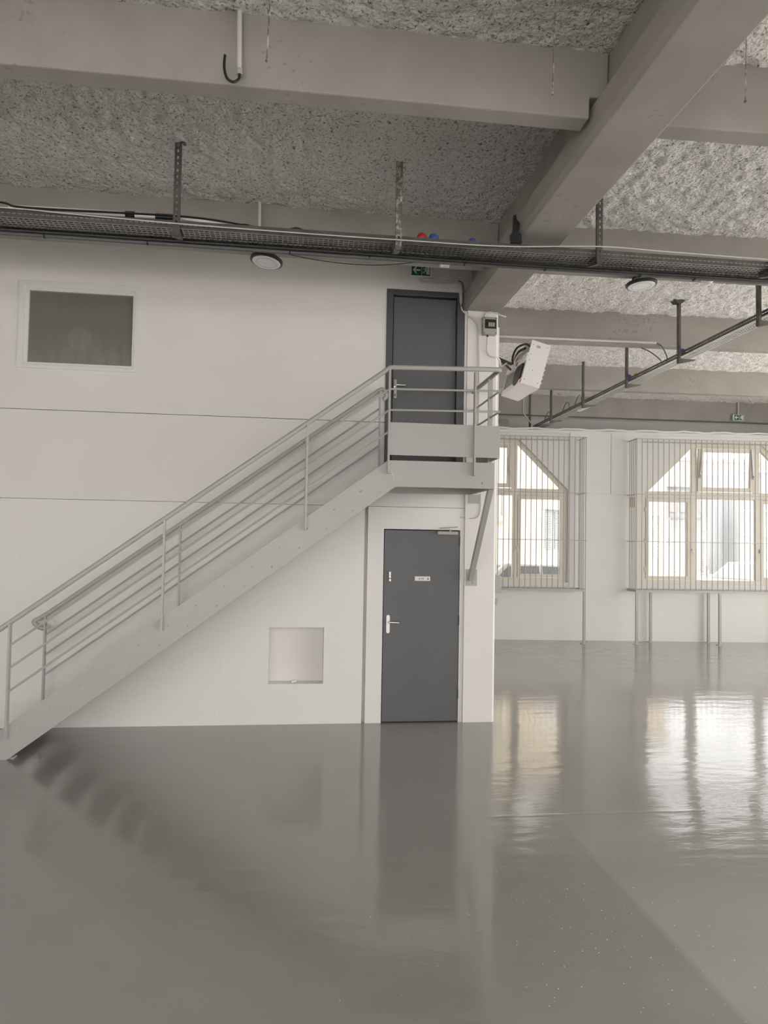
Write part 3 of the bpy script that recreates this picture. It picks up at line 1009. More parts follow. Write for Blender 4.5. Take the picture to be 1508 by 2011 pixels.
for lab, y, r, m2 in (('black power cable lying inside the long tray near its front', 5.555, 0.015, 'black'), ('grey power cable in the middle of the long tray', 5.60, 0.021, 'cable_g'), ('black power cable lying inside the long tray near its back', 5.652, 0.017, 'black')):
    z = TZ + r + 0.004
    cable(lab, [(-4.2, y, z), (-2.0, y + 0.006, z), (0.0, y - 0.004, z), (2.0, y + 0.005, z), (5.7, y, z)], r, m2, 8)
# fluorescent tubes lying on the tray
t = thing('fluorescent_tube', 'white fluorescent tube with black clamps lying on the long tray', 'lamp tube')
MB().tube([(-2.20, 5.60, 4.388), (-0.96, 5.60, 4.402)], 0.021, 12).build('tube', 'white', t, smooth=True)
for xa, xb in ((-1.355, -1.285), (-1.13, -0.98)):
    MB().tube([(xa, 5.60, 4.398), (xb, 5.60, 4.400)], 0.0235, 12).build('clamp', 'black', t)
t = thing('fluorescent_tube', 'short white tube end beyond the first hanger on the long tray', 'lamp tube')
MB().tube([(-0.93, 5.60, 4.400), (-0.73, 5.60, 4.383)], 0.017, 12).build('tube', 'white', t, smooth=True)
MB().tube([(-0.73, 5.60, 4.383), (-0.60, 5.60, 4.366)], 0.013, 12).build('end_cap', 'white', t, smooth=True)
cable('black cable lying on top of the long tray', [(-4.2, 5.56, 4.44), (-2.4, 5.55, 4.41), (-2.05, 5.55, 4.375), (-0.9, 5.57, 4.40), (-0.3, 5.57, 4.352), (0.3, 5.58, 4.345)], 0.008, 'black')
for i, x in enumerate((-0.45, -0.05)):
    cable(('frayed dark cable end standing on the long tray', 'second frayed dark cable end on the long tray')[i], [(x - 0.06, 5.545, 4.345), (x, 5.54, 4.358), (x + 0.05, 5.545, 4.35)], 0.007, 'black')


def ball(label, p, r, m):
    bm = bmesh.new()
    bmesh.ops.create_uvsphere(bm, u_segments=20, v_segments=12, radius=r)
    me2 = bpy.data.meshes.new('ball')
    bm.to_mesh(me2)
    bm.free()
    me2.materials.append(M[m])
    o = link('ball', me2, smooth=True)
    o.location = p
    return tag(o, label, 'ball', 'play balls left on the trays')


ball('red ball lying in the long cable tray', (0.955, 5.60, 4.374), 0.043, 'red')
ball('blue ball next to the red ball in the tray', (1.055, 5.60, 4.374), 0.043, 'blue')
ball('blue ball in the long tray near the main beam', (1.372, 5.60, 4.365), 0.036, 'blue')
ball('blue ball on the receding tray beside a yellow ball', (4.765, 9.80, 4.352), 0.045, 'blue')
ball('yellow ball on the receding tray', (4.855, 9.74, 4.365), 0.045, 'yellow')
ball('blue ball behind the wide footed hanger of the receding tray', (4.752, 8.33, 4.345), 0.042, 'blue')


# --- high-bay lamps under the ribs
def highbay(label, x, y, z, tx, ty, r=0.147):
    t2 = thing('ceiling_lamp', label, 'lamp', (x, y, z), group='round lamps under the ribs')
    t2.rotation_euler = (tx, ty, 0)
    MB().lathe([(0.0, 0.0), (r * 0.93, 0.0), (r, 0.008), (r, 0.026), (r * 0.9, 0.036), (r * 0.5, 0.05), (0.0, 0.05)], (0, 0, 0), (0, 0, 1), 40).build('housing', 'blackpaint', t2, smooth=True)
    ln = MB().lathe([(0.0, -0.004), (r * 0.84, -0.004), (r * 0.88, 0.002), (0.0, 0.002)], (0, 0, 0), (0, 0, 1), 40).build('lens', 'lampglass', t2, smooth=True)
    MB().lathe([(r * 0.60, -0.0055), (r * 0.62, -0.0055), (r * 0.62, -0.003), (r * 0.60, -0.003)], (0, 0, 0), (0, 0, 1), 40, True).build('lens_ring', 'plastic', ln)
    for k in range(3):
        MB().lathe([(0, -0.0055), (0.004, -0.0055), (0.004, -0.003), (0, -0.003)], (-0.03 + 0.03 * k, 0.0, 0), (0, 0, 1), 8).build('screw', 'plastic', ln)
    MB().lathe([(0.0, 0.05), (0.055, 0.05), (0.05, 0.085), (0.0, 0.085)], (0, 0, 0), (0, 0, 1), 20).build('driver_box', 'plastic', t2, smooth=True)
    MB().tube(smooth_path([(-0.09, 0, 0.04), (-0.07, 0, 0.085), (0.0, 0, 0.10), (0.08, 0, 0.08), (0.11, 0, 0.035)], 5), 0.007, 8).build('bracket', 'blackpaint', t2)
    return t2


highbay('round black rimmed lamp hanging above the stair wall', -0.322, 6.475, 4.428, radians(-5), radians(7))
highbay('round black rimmed lamp hanging in the right bay', 3.283, 6.50, 4.442, radians(-2), radians(-3))
cable('thin dark wire sagging beside the lamp above the stairs', [(-0.2, 6.45, 4.52), (0.2, 6.44, 4.462), (0.65, 6.44, 4.455), (1.05, 6.45, 4.51)], 0.0035, 'black')
# detectors under the ribs
t = thing('presence_detector', 'white domed detector under the rib in the right bay', 'detector', (3.93, 6.43, 4.53))
MB().lathe([(0.0, 0), (0.06, 0), (0.06, -0.02), (0.05, -0.022)][::-1], (0, 0, 0)).build('base', 'white', t, smooth=True)
MB().lathe([(0.05, -0.02), (0.045, -0.04), (0.028, -0.055), (0.0, -0.06)], (0, 0, 0)).build('dome', 'white', t, smooth=True)
t = thing('junction_box', 'small white fitting under the rib above the upper door', 'junction box', (1.33, 6.50, 4.53))
MB().box(-0.045, 0.045, -0.03, 0.03, -0.022, 0).build('body', 'white', t, bevel=0.006)
for s2 in (-1, 1):
    MB().lathe([(0, 0), (0.014, 0), (0.012, -0.012), (0, -0.014)], (s2 * 0.03, -0.01, -0.022)).build('gland', 'white', t, smooth=True)
tag(MB().box(4.44, 4.56, 6.33, 6.40, 4.49, 4.53).build('light_fitting', 'white', bevel=0.008), 'white fitting under the rib at the right edge of the photo', 'light fitting')

# --- conduits, rods and loose wires at the ribs
t = thing('conduit', 'pale conduit down the nearest rib with a black cable tail', 'conduit')
MB().tube([(-0.385, 4.040, 4.96), (-0.378, 4.040, 4.585)], 0.014, 10).build('pipe', 'cable_w', t, smooth=True)
MB().tube([(-0.378, 4.040, 4.60), (-0.377, 4.040, 4.565)], 0.018, 10).build('gland', 'plastic', t, smooth=True)
MB().tube(smooth_path([(-0.376, 4.035, 4.57), (-0.378, 4.015, 4.525), (-0.405, 4.00, 4.495), (-0.44, 4.00, 4.512), (-0.458, 4.00, 4.57), (-0.456, 4.00, 4.645)], 6), 0.008, 8).build('cable_tail', 'black', t, smooth=True)
tag(MB().tube([(-0.388, 6.375, 4.95), (-0.385, 6.380, 4.60)], 0.014, 10).build('conduit', 'cable_w', smooth=True), 'pale conduit down the rib above the round stair lamp', 'conduit')
for lab, x, y, z0 in (('thin rusty rod hanging beside the pale conduit', -0.172, 3.30, 4.165), ('thin rusty rod hanging from the ceiling near the main beam', 1.215, 3.30, 4.14), ('thin rusty rod hanging in the right bay', 2.30, 3.40, 4.265)):
    tag(MB().tube([(x - 0.012, y, z0), (x - 0.004, y + 0.004, z0 + 0.3), (x + 0.005, y, 4.96)], 0.0035, 6).lathe([(0, -0.008), (0.007, -0.004), (0.007, 0.004), (0, 0.008)], (x - 0.012, y, z0), (0, 0, 1), 8).build('hanging_rod', 'rust', smooth=True), lab, 'rod', 'rods hanging from the ceiling')
cable('white conduit along the rib behind the fan heater', [(2.15, 8.83, 4.562), (3.5, 8.78, 4.562), (4.62, 8.735, 4.562)], 0.016, 'cable_w', 10, 'conduit', 3, 'conduit')
cable('dark cable dropping from the white conduit to the tray', [(4.62, 8.735, 4.562), (4.70, 8.74, 4.52), (4.78, 8.76, 4.40), (4.80, 8.78, 4.32)], 0.009, 'cable_g')
cable('dark cable from the rib to the receding tray', [(4.42, 8.75, 4.49), (4.52, 8.74, 4.45), (4.62, 8.74, 4.39), (4.70, 8.75, 4.33)], 0.008, 'cable_g')
cable('black cable hanging over the tray at the right edge', [(5.15, 6.55, 4.56), (5.05, 6.50, 4.50), (4.98, 6.45, 4.40), (5.04, 6.40, 4.30)], 0.009, 'black')
tag(MB().tube([(4.56, 14.05, 4.93), (4.56, 14.05, 4.56), (4.70, 13.95, 4.33)], 0.014, 8).build('conduit', 'cable_w', smooth=True), 'pale conduit down the last rib to the tray end', 'conduit')
for i, (x, y) in enumerate(((4.75, 11.6), (4.77, 12.2), (4.79, 13.2))):
    cable(('grey cable loop above the middle of the receding tray', 'smaller cable loop on the receding tray', 'cable loop at the far end of the receding tray')[i],
          [(x - 0.08, y, 4.28), (x - 0.05, y - 0.05, 4.40), (x + 0.02, y, 4.44), (x + 0.06, y + 0.05, 4.36), (x + 0.05, y + 0.05, 4.27)], 0.008, 'cable_g')
# batten light on the receding tray
tag(MB().box(4.83, 4.90, 11.45, 11.9, 4.225, 4.262).build('batten_light', 'lampglass', bevel=0.008), 'small white batten light under the receding tray', 'lamp')

# ================================================================== EXIT SIGNS
def exit_sign(label, loc, rz, w2, h2, cord=None):
    t2 = thing('exit_sign', label, 'exit sign', loc, rz, 'green exit signs')
    MB().box(-w2 / 2, w2 / 2, -0.03, 0.03, -h2 / 2, h2 / 2).build('housing', 'white', t2, bevel=0.008)
    y = -0.0312
    k = 0.86
    fc = MB().box(-w2 / 2 * k, w2 / 2 * k, -0.031, -0.029, -h2 / 2 * k, h2 / 2 * k).build('green_panel', 'green', t2)
    s2 = h2 / 2 * k * 0.72
    ax = -w2 * 0.20

    def pr(poly, ox, nm, mm='lampglass'):
        MB().prism([(ox + a * s2, b2 * s2) for a, b2 in poly], 'y', y - 0.0006, y).build(nm, mm, fc)
    pr([(-1, 0), (-0.15, 0.95), (0.15, 0.95), (-0.3, 0.22), (1, 0.22), (1, -0.22), (-0.3, -0.22), (0.15, -0.95), (-0.15, -0.95)], ax, 'arrow')
    MB().box(ax + s2 * 1.25, ax + s2 * 1.37, y - 0.0006, y, -h2 / 2 * k, h2 / 2 * k).build('divider', 'lampglass', fc)
    dx = w2 * 0.22
    pr([(0.35, -1.05), (1.0, -1.05), (1.0, 1.05), (0.35, 1.05)], dx, 'doorway')
    # running figure: head, body, limbs
    MB().lathe([(0, 0), (0.17 * s2, 0), (0.17 * s2, 0.0012), (0, 0.0012)], (dx + 0.15 * s2, y, 0.85 * s2), (0, -1, 0), 12).build('figure_head', 'lampglass', fc)
    pr([(-0.05, 0.62), (0.25, 0.62), (0.15, -0.05), (0.45, -0.35), (0.30, -0.95), (0.12, -0.92), (0.22, -0.42), (-0.10, -0.20), (-0.45, -0.75), (-0.85, -0.72), (-0.85, -0.55), (-0.52, -0.55), (-0.2, 0.05), (-0.10, 0.40), (-0.40, 0.35), (-0.62, 0.02), (-0.75, 0.10), (-0.48, 0.52)], dx, 'figure')
    return t2


exit_sign('green exit sign on the wall above the upper door', (1.272, D - 0.03, 4.835), 0, 0.235, 0.135)
e = exit_sign('small green exit sign hanging on the last rib', (9.16, 13.88, 4.61), -0.028, 0.235, 0.13)
MB().tube([(0.02, 0.02, 0.06), (0.02, 0.02, 0.34)], 0.013, 8).build('pendant_pipe', 'cable_w', e, smooth=True)
cable('white cable from the exit sign to the corner of the upper door', [(1.255, D - 0.025, 4.765), (1.265, D - 0.02, 4.735), (1.30, D - 0.02, 4.722), (1.50, D - 0.02, 4.722), (1.66, D - 0.02, 4.738), (1.705, D - 0.02, 4.72), (1.712, D - 0.02, 4.62), (1.715, D - 0.045, 4.50)], 0.008, 'cable_w', 8)
cable('white conduit above the upper door', [(1.30, D - 0.018, 4.752), (1.55, D - 0.018, 4.748), (1.69, D - 0.018, 4.745), (1.722, D - 0.018, 4.72), (1.728, D - 0.03, 4.58), (1.722, D - 0.045, 4.49)], 0.011, 'cable_w', 8, 'conduit', 6, 'conduit')
cable('dark cable hanging at the corner of the upper door', [(1.69, D - 0.035, 4.755), (1.735, D - 0.035, 4.73), (1.75, D - 0.045, 4.62), (1.742, D - 0.055, 4.52), (1.722, D - 0.055, 4.47), (1.735, D - 0.055, 4.42)], 0.006, 'cable_g')
cable('pale cable running down the column past the breaker box', [(1.722, D - 0.05, 4.48), (1.730, D - 0.055, 4.43), (1.78, D - 0.055, 4.385), (1.85, D - 0.045, 4.345), (1.90, D - 0.045, 4.28), (1.918, D - 0.045, 4.18), (1.925, D - 0.045, 3.95), (1.930, D - 0.045, 3.75), (1.932, D - 0.045, 3.0), (1.930, D - 0.045, 2.44)], 0.0085, 'cable_w', 8)
cable('white cable under the landing ending beside the door closer', [(1.965, D - 0.04, 2.44), (1.965, D - 0.04, 2.28), (1.94, D - 0.04, 2.20), (1.88, D - 0.03, 2.175), (1.75, D - 0.012, 2.185)], 0.007, 'cable_w', 8)
cable('white cable looping over the top of the breaker box', [(1.975, D - 0.05, 4.36), (1.99, D - 0.05, 4.40), (2.03, D - 0.05, 4.425), (2.10, D - 0.045, 4.42), (2.17, D - 0.03, 4.405), (2.23, D + 0.0, 4.40), (2.24, D + 0.05, 4.415)], 0.008, 'cable_w', 8)

# breaker box
t = thing('breaker_box', 'grey breaker box with a dark window on the column', 'breaker box', (2.03, D - 0.03, 4.26))
MB().box(-0.078, 0.078, -0.085, 0.0, -0.095, 0.095).build('housing', 'plastic', t, bevel=0.010)
wn = MB().box(-0.060, 0.066, -0.089, -0.084, -0.035, 0.065).build('inspection_window', 'dark', t, bevel=0.002)
for k in range(4):
    MB().box(-0.045 + k * 0.024, -0.026 + k * 0.024, -0.094, -0.089, -0.015, 0.03).build('breaker', 'plastic' if k else 'black', wn)
for sx, sz in ((-1, -1), (1, -1), (-1, 1), (1, 1)):
    MB().lathe([(0, 0), (0.006, 0), (0.006, 0.002), (0, 0.002)], (sx * 0.064, -0.085, sz * 0.080), (0, -1, 0), 8).build('screw', 'black', t)
MB().tube([(-0.02, -0.045, -0.095), (-0.02, -0.045, -0.118)], 0.011, 10).build('gland', 'black', t)
cable('white cable from the breaker box to the fan heater', [(2.01, D - 0.075, 4.145), (2.012, D - 0.06, 4.08), (2.012, D - 0.05, 4.00), (2.05, D - 0.045, 3.945), (2.12, D - 0.03, 3.935), (2.20, D + 0.1, 3.945), (2.34, 8.05, 3.98), (2.45, 8.20, 4.06)], 0.009, 'cable_w', 8)
# trunking and boxes on the return face of the column
tag(MB().box(2.145, 2.182, D + 0.06, D + 0.12, 1.60, 4.30).build('cable_trunking', 'white', bevel=0.003), 'white cable trunking down the return face of the column', 'trunking')
t = thing('switch_box', 'larger grey switch box on the return face of the column', 'switch box', (2.145, D + 0.10, 1.47))
MB().box(0, 0.085, -0.06, 0.06, -0.09, 0.09).build('housing', 'plastic', t, bevel=0.006)
MB().tube([(0.085, 0, 0.03), (0.10, 0, 0.03)], 0.018, 10).build('knob', 'plastic', t)
t = thing('socket', 'smaller grey socket below the switch box', 'socket', (2.145, D + 0.10, 1.275))
MB().box(0, 0.055, -0.04, 0.04, -0.035, 0.035).build('housing', 'plastic', t, bevel=0.006)
MB().box(0.055, 0.062, -0.03, 0.03, -0.02, 0.03).build('flap', 'plastic', t)
t = thing('wall_strut', 'short grey steel strut sticking out beyond the landing rail', 'strut', (2.145, 9.0, 3.5))
MB().box(0, 0.57, -0.02, 0.02, -0.03, 0.03).build('channel', 'galvdark', t)
MB().box(0, 0.01, -0.06, 0.06, -0.06, 0.06).build('wall_plate', 'galvdark', t)

# ================================================================== FAN HEATER
hx = thing('fan_heater', 'white hanging fan heater with black fan behind the column', 'fan heater', (2.56, 8.0, 3.79))
hx.rotation_euler = (0, radians(15), 0)
HB, HC, HA = 0.235, 0.80, 0.53
MB().box(0.0, HB, 0.0, 0.006, 0.0, HA).build('end_plate', 'white', hx, bevel=0.003)
MB().box(0.0, HB, HC - 0.006, HC, 0.0, HA).build('end_plate', 'white', hx, bevel=0.003)
MB().prism([(0.0, 0.0), (HB, 0.0), (HB, 0.008), (0.0, 0.008)], 'y', 0.006, HC - 0.006).build('bottom_panel', 'white', hx)
MB().box(0.0, HB, 0.006, HC - 0.006, HA - 0.008, HA).build('top_panel', 'white', hx)
MB().box(HB - 0.008, HB, 0.006, HC - 0.006, 0.008, HA - 0.008).build('outlet_panel', 'white', hx)
for k in range(7):
    MB().box(HB, HB + 0.03, 0.05, HC - 0.05, 0.08 + k * 0.055, 0.084 + k * 0.055).build('louvre', 'white', hx)
# intake side: frame around fan, dark interior, cross strip
MB().box(0.0, 0.006, 0.006, HC - 0.006, 0.008, 0.065).build('intake_strip', 'white', hx)
MB().box(-0.012, 0.02, 0.006, HC - 0.006, 0.275, 0.375).build('cross_strip', 'white', hx, bevel=0.003)
MB().box(0.0, 0.006, 0.006, 0.05, 0.065, 0.275).build('intake_jamb', 'plastic', hx)
MB().box(0.0, 0.006, HC - 0.05, HC - 0.006, 0.065, 0.275).build('intake_jamb', 'plastic', hx)
MB().box(0.10, 0.11, 0.006, HC - 0.006, 0.008, HA - 0.01).build('inner_panel', 'plastic', hx)
MB().box(0.012, 0.05, 0.006, 0.06, 0.375, HA - 0.01).build('inner_bracket', 'plastic', hx)
fan = MB().lathe([(0.0, 0.05), (0.135, 0.05), (0.145, 0.0), (0.15, 0.0), (0.15, 0.06), (0.0, 0.06)], (0.055, 0.24, 0.165), (-1, 0, 0), 32).build('fan_shroud', 'blackpaint', hx, smooth=True)
for k in range(5):
    a = 2 * pi * k / 5
    MB().bar((0.012, 0.24 + 0.02 * cos(a), 0.165 + 0.02 * sin(a)), (0.012, 0.24 + 0.125 * cos(a), 0.165 + 0.125 * sin(a)), 0.06, 0.004, (1, 0.4 * -sin(a), 0.4 * cos(a))).build('blade', 'blackpaint', fan)
gd = MB()
for r in (0.03, 0.055, 0.08, 0.105, 0.13):
    gd.tube([(-0.004, 0.24 + r * cos(2 * pi * k / 24), 0.165 + r * sin(2 * pi * k / 24)) for k in range(25)], 0.0022, 5, False)
gd.build('fan_guard', 'blackpaint', fan)
MB().box(-0.0135, -0.0118, 0.33, 0.40, 0.285, 0.335).build('warning_sticker', 'orange', hx)
MB().box(-0.0015, 0.0, 0.012, 0.06, 0.014, 0.05).build('warning_sticker', 'orange', hx)
for sx, sz in ((0.03, 0.05), (0.20, 0.05), (0.03, 0.48), (0.20, 0.49), (0.03, 0.29), (0.03, 0.36), (0.10, 0.18)):
    MB().lathe([(0, 0), (0.005, 0), (0.005, 0.002), (0, 0.002)], (sx, 0.0, sz), (0, -1, 0), 8).build('screw', 'blackpaint', hx)
for sy in (0.06, 0.18):
    MB().box(-0.0135, -0.012, sy, sy + 0.012, 0.335, 0.355).build('slot', 'dark', hx)
MB().box(0.07, 0.12, -0.0015, 0.0, 0.455, 0.485).build('vent_slot', 'plastic', hx)
MB().tube(smooth_path([(-0.02, 0.55, 0.36), (-0.08, 0.40, 0.40), (-0.09, 0.25, 0.47), (-0.03, 0.13, 0.50), (0.02, 0.08, 0.47), (0.03, 0.06, 0.45)], 6), 0.012, 8).build('supply_cable', 'black', hx, smooth=True)
MB().tube(smooth_path([(0.03, 0.06, 0.455), (0.06, 0.05, 0.49), (0.09, 0.08, 0.50)], 6), 0.010, 8).build('supply_cable', 'black', hx, smooth=True)
MB().tube(smooth_path([(-0.03, 0.10, 0.44), (-0.07, 0.22, 0.41), (-0.05, 0.34, 0.33)], 6), 0.014, 8).build('supply_cable', 'black', hx, smooth=True)
MB().tube(smooth_path([(-0.04, 0.14, 0.40), (-0.07, 0.22, 0.36), (-0.06, 0.30, 0.26), (-0.03, 0.34, 0.20)], 6), 0.007, 8).build('supply_cable', 'cable_w', hx, smooth=True)
MB().bar((-0.50, 0.70, 0.45), (0.02, 0.70, 0.40), 0.03, 0.03).build('wall_bracket', 'galvdark', hx)
MB().bar((-0.40, 0.15, 0.28), (0.0, 0.62, 0.30), 0.02, 0.02).build('wall_bracket', 'galvdark', hx)

# ================================================================== WINDOW CAGES
def cage(label, cu, u0, u1, legs_f, legs_b, bar_from):
    t2 = thing('window_cage', label, 'window cage', FA, FR, group='barred cages in front of the windows')
    yf = -0.47
    zb, zt = 1.035, 3.975
    # bottom angle frame
    MB().box(u0, u1, yf, yf + 0.04, zb - 0.035, zb + 0.005).build('bottom_frame', 'bars', t2)
    MB().box(u0, u1, -0.045, -0.005, zb - 0.035, zb + 0.005).build('bottom_frame', 'bars', t2)
    for ue in (u0, u1):
        a, b2 = (ue, ue + 0.04) if ue == u0 else (ue - 0.04, ue)
        MB().box(a, b2, yf + 0.04, -0.045, zb - 0.035, zb + 0.005).build('bottom_frame', 'bars', t2)
        MB().box(a + 0.012, b2 - 0.012, yf, -0.005, zt - 0.018, zt).build('top_frame', 'bars', t2)
        for zz in (2.888, 1.975):
            MB().box(a + 0.012, b2 - 0.012, yf, -0.005, zz - 0.007, zz + 0.007).build('cross_rail', 'bars', t2)
        for k in range(4):
            y = -0.09 - k * 0.092
            MB().tube([(a + 0.02, y, zb), (a + 0.02, y, zt)], 0.0092, 6, False).build('bar', 'bars', t2, smooth=True)
    MB().box(u0, u1, yf, yf + 0.018, zt - 0.018, zt).build('top_frame', 'bars', t2)
    MB().box(u0 + 0.02, u1 - 0.02, -0.02, -0.005, zt - 0.018, zt).build('top_frame', 'bars', t2)
    for zz in (2.888, 1.975):
        MB().box(u0 - 0.025, u1 + 0.025, yf - 0.004, yf + 0.012, zz - 0.007, zz + 0.007).build('cross_rail', 'bars', t2)
    n = int(round((u1 - u0 - 0.02) / 0.1075))
    me2 = None
    for k in range(n + 1):
        u = u0 + 0.01 + k * (u1 - u0 - 0.02) / n
        if u < bar_from:
            continue
        if me2 is None:
            me2 = MB().tube([(0, 0, zb), (0, 0, zt)], 0.0092, 6, False).mesh('bar')
            me2.materials.append(M['bars'])
        o = link('bar', me2, t2, smooth=True)
        o.location = (u, yf + 0.010, 0)
    for u, y in [(u, yf + 0.02) for u in legs_f] + [(u, -0.10) for u in legs_b]:
        lg = MB().box(u - 0.024, u + 0.024, y - 0.02, y + 0.02, 0.0, zb - 0.035).build('leg', 'bars', t2, bevel=0.002)
        MB().box(u - 0.06, u + 0.06, y - 0.05, y + 0.05, 0.0, 0.008).build('foot_plate', 'bars', lg)
    return t2


cage('barred steel cage of the half hidden window beside the column', UW[0], -1.75, 1.668, (1.645, -1.72), (), -1.0)
cage('barred steel cage of the wide window at the right edge', UW[1], 2.642, 6.72, (2.668, 4.30, 5.95, 6.69), (3.088, 4.253, 6.2), -9)
tag(MB().box(2.70, 2.80, -0.02, 0.0, 2.655, 2.855).build('wall_box', 'tan', bevel=0.006), 'small tan box on the wall beside the wide barred window', 'wall box').matrix_world = Matrix.Translation(FA) @ Matrix.Rotation(FR, 4, 'Z')
# insulation strip / cable along the ledge
mb = MB()
pts = [(-0.2 + k * 0.11, -0.005 + 0.008 * sin(k * 1.7), 4.187 + 0.010 * sin(k * 0.9) + 0.006 * sin(k * 2.3)) for k in range(68)]
mb.tube(pts, 0.020, 7)
o = tag(mb.build('pipe_lagging', 'white', smooth=True), 'white lagged pipe along the ledge of the far wall', 'pipe')
o.matrix_world = Matrix.Translation(FA) @ Matrix.Rotation(FR, 4, 'Z')
tag(MB().box(-0.028, 0.028, -0.012, 0.012, 0, 0.022).build('paint_scraper', 'white', bevel=0.003), 'small white block left in the wall niche', 'block').location = (0.012, D + 0.05, 0.416)
bpy.data.objects['paint_scraper'].rotation_euler = (0, radians(-14), radians(20))
bpy.data.objects['paint_scraper'].name = 'small_block'
bpy.data.objects['small_block'].location.z = 0.424

tag(MB().prism([(4.930, 0.0), (4.945, 0.0008), (4.965, 0.0008), (4.980, 0.0)], 'x', 1.35, 3.0).build('trim_2', 'floor'), 'faint raised floor joint in front of the left window reflection', 'floor joint', kind='structure')
# flecks of paint on the floor
mb = MB()
rf = random.Random(5)
for k in range(300):
    d = rf.random()
    if k < 220:
        x, y = rf.gauss(1.35, 0.45), rf.uniform(2.1, 4.6)
        x += (y - 2.5) * 0.18
    else:
        x, y = rf.uniform(0.2, 3.8), rf.uniform(2.2, 8)
    r = rf.uniform(0.0012, 0.004)
    a = rf.random() * 6
    mb.add([(x + r * cos(a) * 1.5, y + r * sin(a) * 1.5, 0.0004), (x + r * cos(a + 2), y + r * sin(a + 2), 0.002), (x + r * cos(a + 4), y + r * sin(a + 4), 0.0004), (x, y, 0.003)], [(0, 1, 2), (0, 1, 3), (1, 2, 3), (2, 0, 3)])
tag(mb.build('debris', 'fleck'), 'tiny white paint flecks scattered on the floor', 'debris', kind='stuff')

# ================================================================== OUTSIDE
tag(MB().box(-60, 90, -70, 90, -0.35, -0.012).build('pavement', 'ground'), 'pale yard outside the windows', 'ground', kind='structure')


def yellow_building():
    p, q = Vector((4.4, 17.3, 0)), Vector((13.1, 24.0, 0))
    d = (q - p)
    L = d.length
    t2 = thing('house', 'pale yellow house with shutters seen through the left window', 'building', p, atan2(d.y, d.x))
    m3 = sheet([(0, -0.2), (L, -0.2), (L, 4.9), (0, 4.9)], [[(3.15, 0.4), (4.15, 0.4), (4.15, 2.85), (3.15, 2.85)], [(L - 1.35, 0.4), (L - 0.55, 0.4), (L - 0.55, 2.9), (L - 1.35, 2.9)]], 0, 0.3)
    m3.materials.append(M['yellowwall'])
    link('wall', m3, t2)
    MB().box(L - 0.3, L, 0.3, 8, -0.2, 4.9).build('wall', 'yellowwall', t2)
    MB().box(-0.2, L + 0.25, -0.25, 8, 4.9, 5.05).build('roof', 'greywall', t2)
    MB().box(3.02, 4.28, -0.03, 0.03, 2.85, 3.12).build('lintel', 'white', t2)
    for s2, (a, b2) in enumerate(((3.17, 3.64), (3.66, 4.13))):
        sh = MB().box(a, b2, 0.05, 0.07, 0.4, 2.85).build('shutter', 'shutter', t2)
        for k in range(22):
            MB().box(a + 0.05, b2 - 0.05, 0.02, 0.05, 1.75 + k * 0.048, 1.775 + k * 0.048).build('slat', 'shutter', sh)
    wn2 = MB().box(L - 1.35, L - 0.55, 0.06, 0.10, 0.4, 2.9).build('window', 'shutter', t2)
    for k in range(12):
        MB().box(L - 1.28, L - 0.62, 0.03, 0.06, 1.5 + k * 0.09, 1.54 + k * 0.09).build('slat', 'shutter', wn2)
    MB().tube([(1.0, -0.1, 3.3), (1.0, -0.1, 2.6), (1.25, -0.1, 2.6)], 0.03, 6).build('downpipe', 'greywall', t2)
    return t2


yellow_building()
t = thing('warehouse', 'pale grey warehouse wall behind the metal steps', 'building', (13.5, 35.0, 0))
MB().box(0, 14, 0, 4, -0.2, 3.3).build('lower_wall', 'greywall', t)
MB().box(0, 14, 0.15, 4, 3.3, 4.9).build('upper_wall', 'greywall', t)
MB().box(0, 14, -0.05, 0.15, 3.25, 3.33).build('string_course', 'bluegrey', t)
MB().box(0, 14, -0.15, 4.2, 4.9, 5.0).build('roof', 'bluegrey', t)
for k in range(9):
    MB().box(5.3 + k * 0.55, 5.65 + k * 0.55, 0.08, 0.15, 3.6, 4.75).build('window', 'pinkwall' if k % 3 == 1 else 'shutter', t)
t = thing('apartment_block', 'faded pink block rising behind the grey warehouse', 'building', (18.0, 44.0, 0))
MB().box(0, 14, 0, 6, -0.2, 7.4).build('wall', 'pinkwall', t)
MB().box(-0.2, 14.2, -0.2, 6, 7.4, 7.6).build('roof', 'greywall', t)
for k in range(6):
    f = MB().box(1.0 + k * 2.1, 2.0 + k * 2.1, -0.03, 0.02, 4.9, 6.6).build('window', 'shutter', t)
    MB().box(1.08 + k * 2.1, 1.92 + k * 2.1, -0.05, -0.03, 5.0, 6.5).build('pane', 'bluegrey', f)
# steps between the house and the warehouse
t = thing('outdoor_steps', 'grey outdoor steps rising between yellow house and warehouse', 'steps', (14.55, 25.5, -0.012), radians(-32))
for k in range(24):
    MB().box(-0.75, 0.75, k * 0.26, k * 0.26 + 0.30, 0.85 + k * 0.075 - 0.05, 0.85 + k * 0.075 + 0.01).build('step', 'greywall', t)
for s2 in (-1, 1):
    MB().bar((s2 * 0.82, -0.1, 0.95), (s2 * 0.82, 6.4, 2.95), 0.12, 0.45).build('side_wall', 'bluegrey', t)
MB().box(-0.9, 0.9, -0.1, 6.4, 0, 0.8).build('base', 'greywall', t)
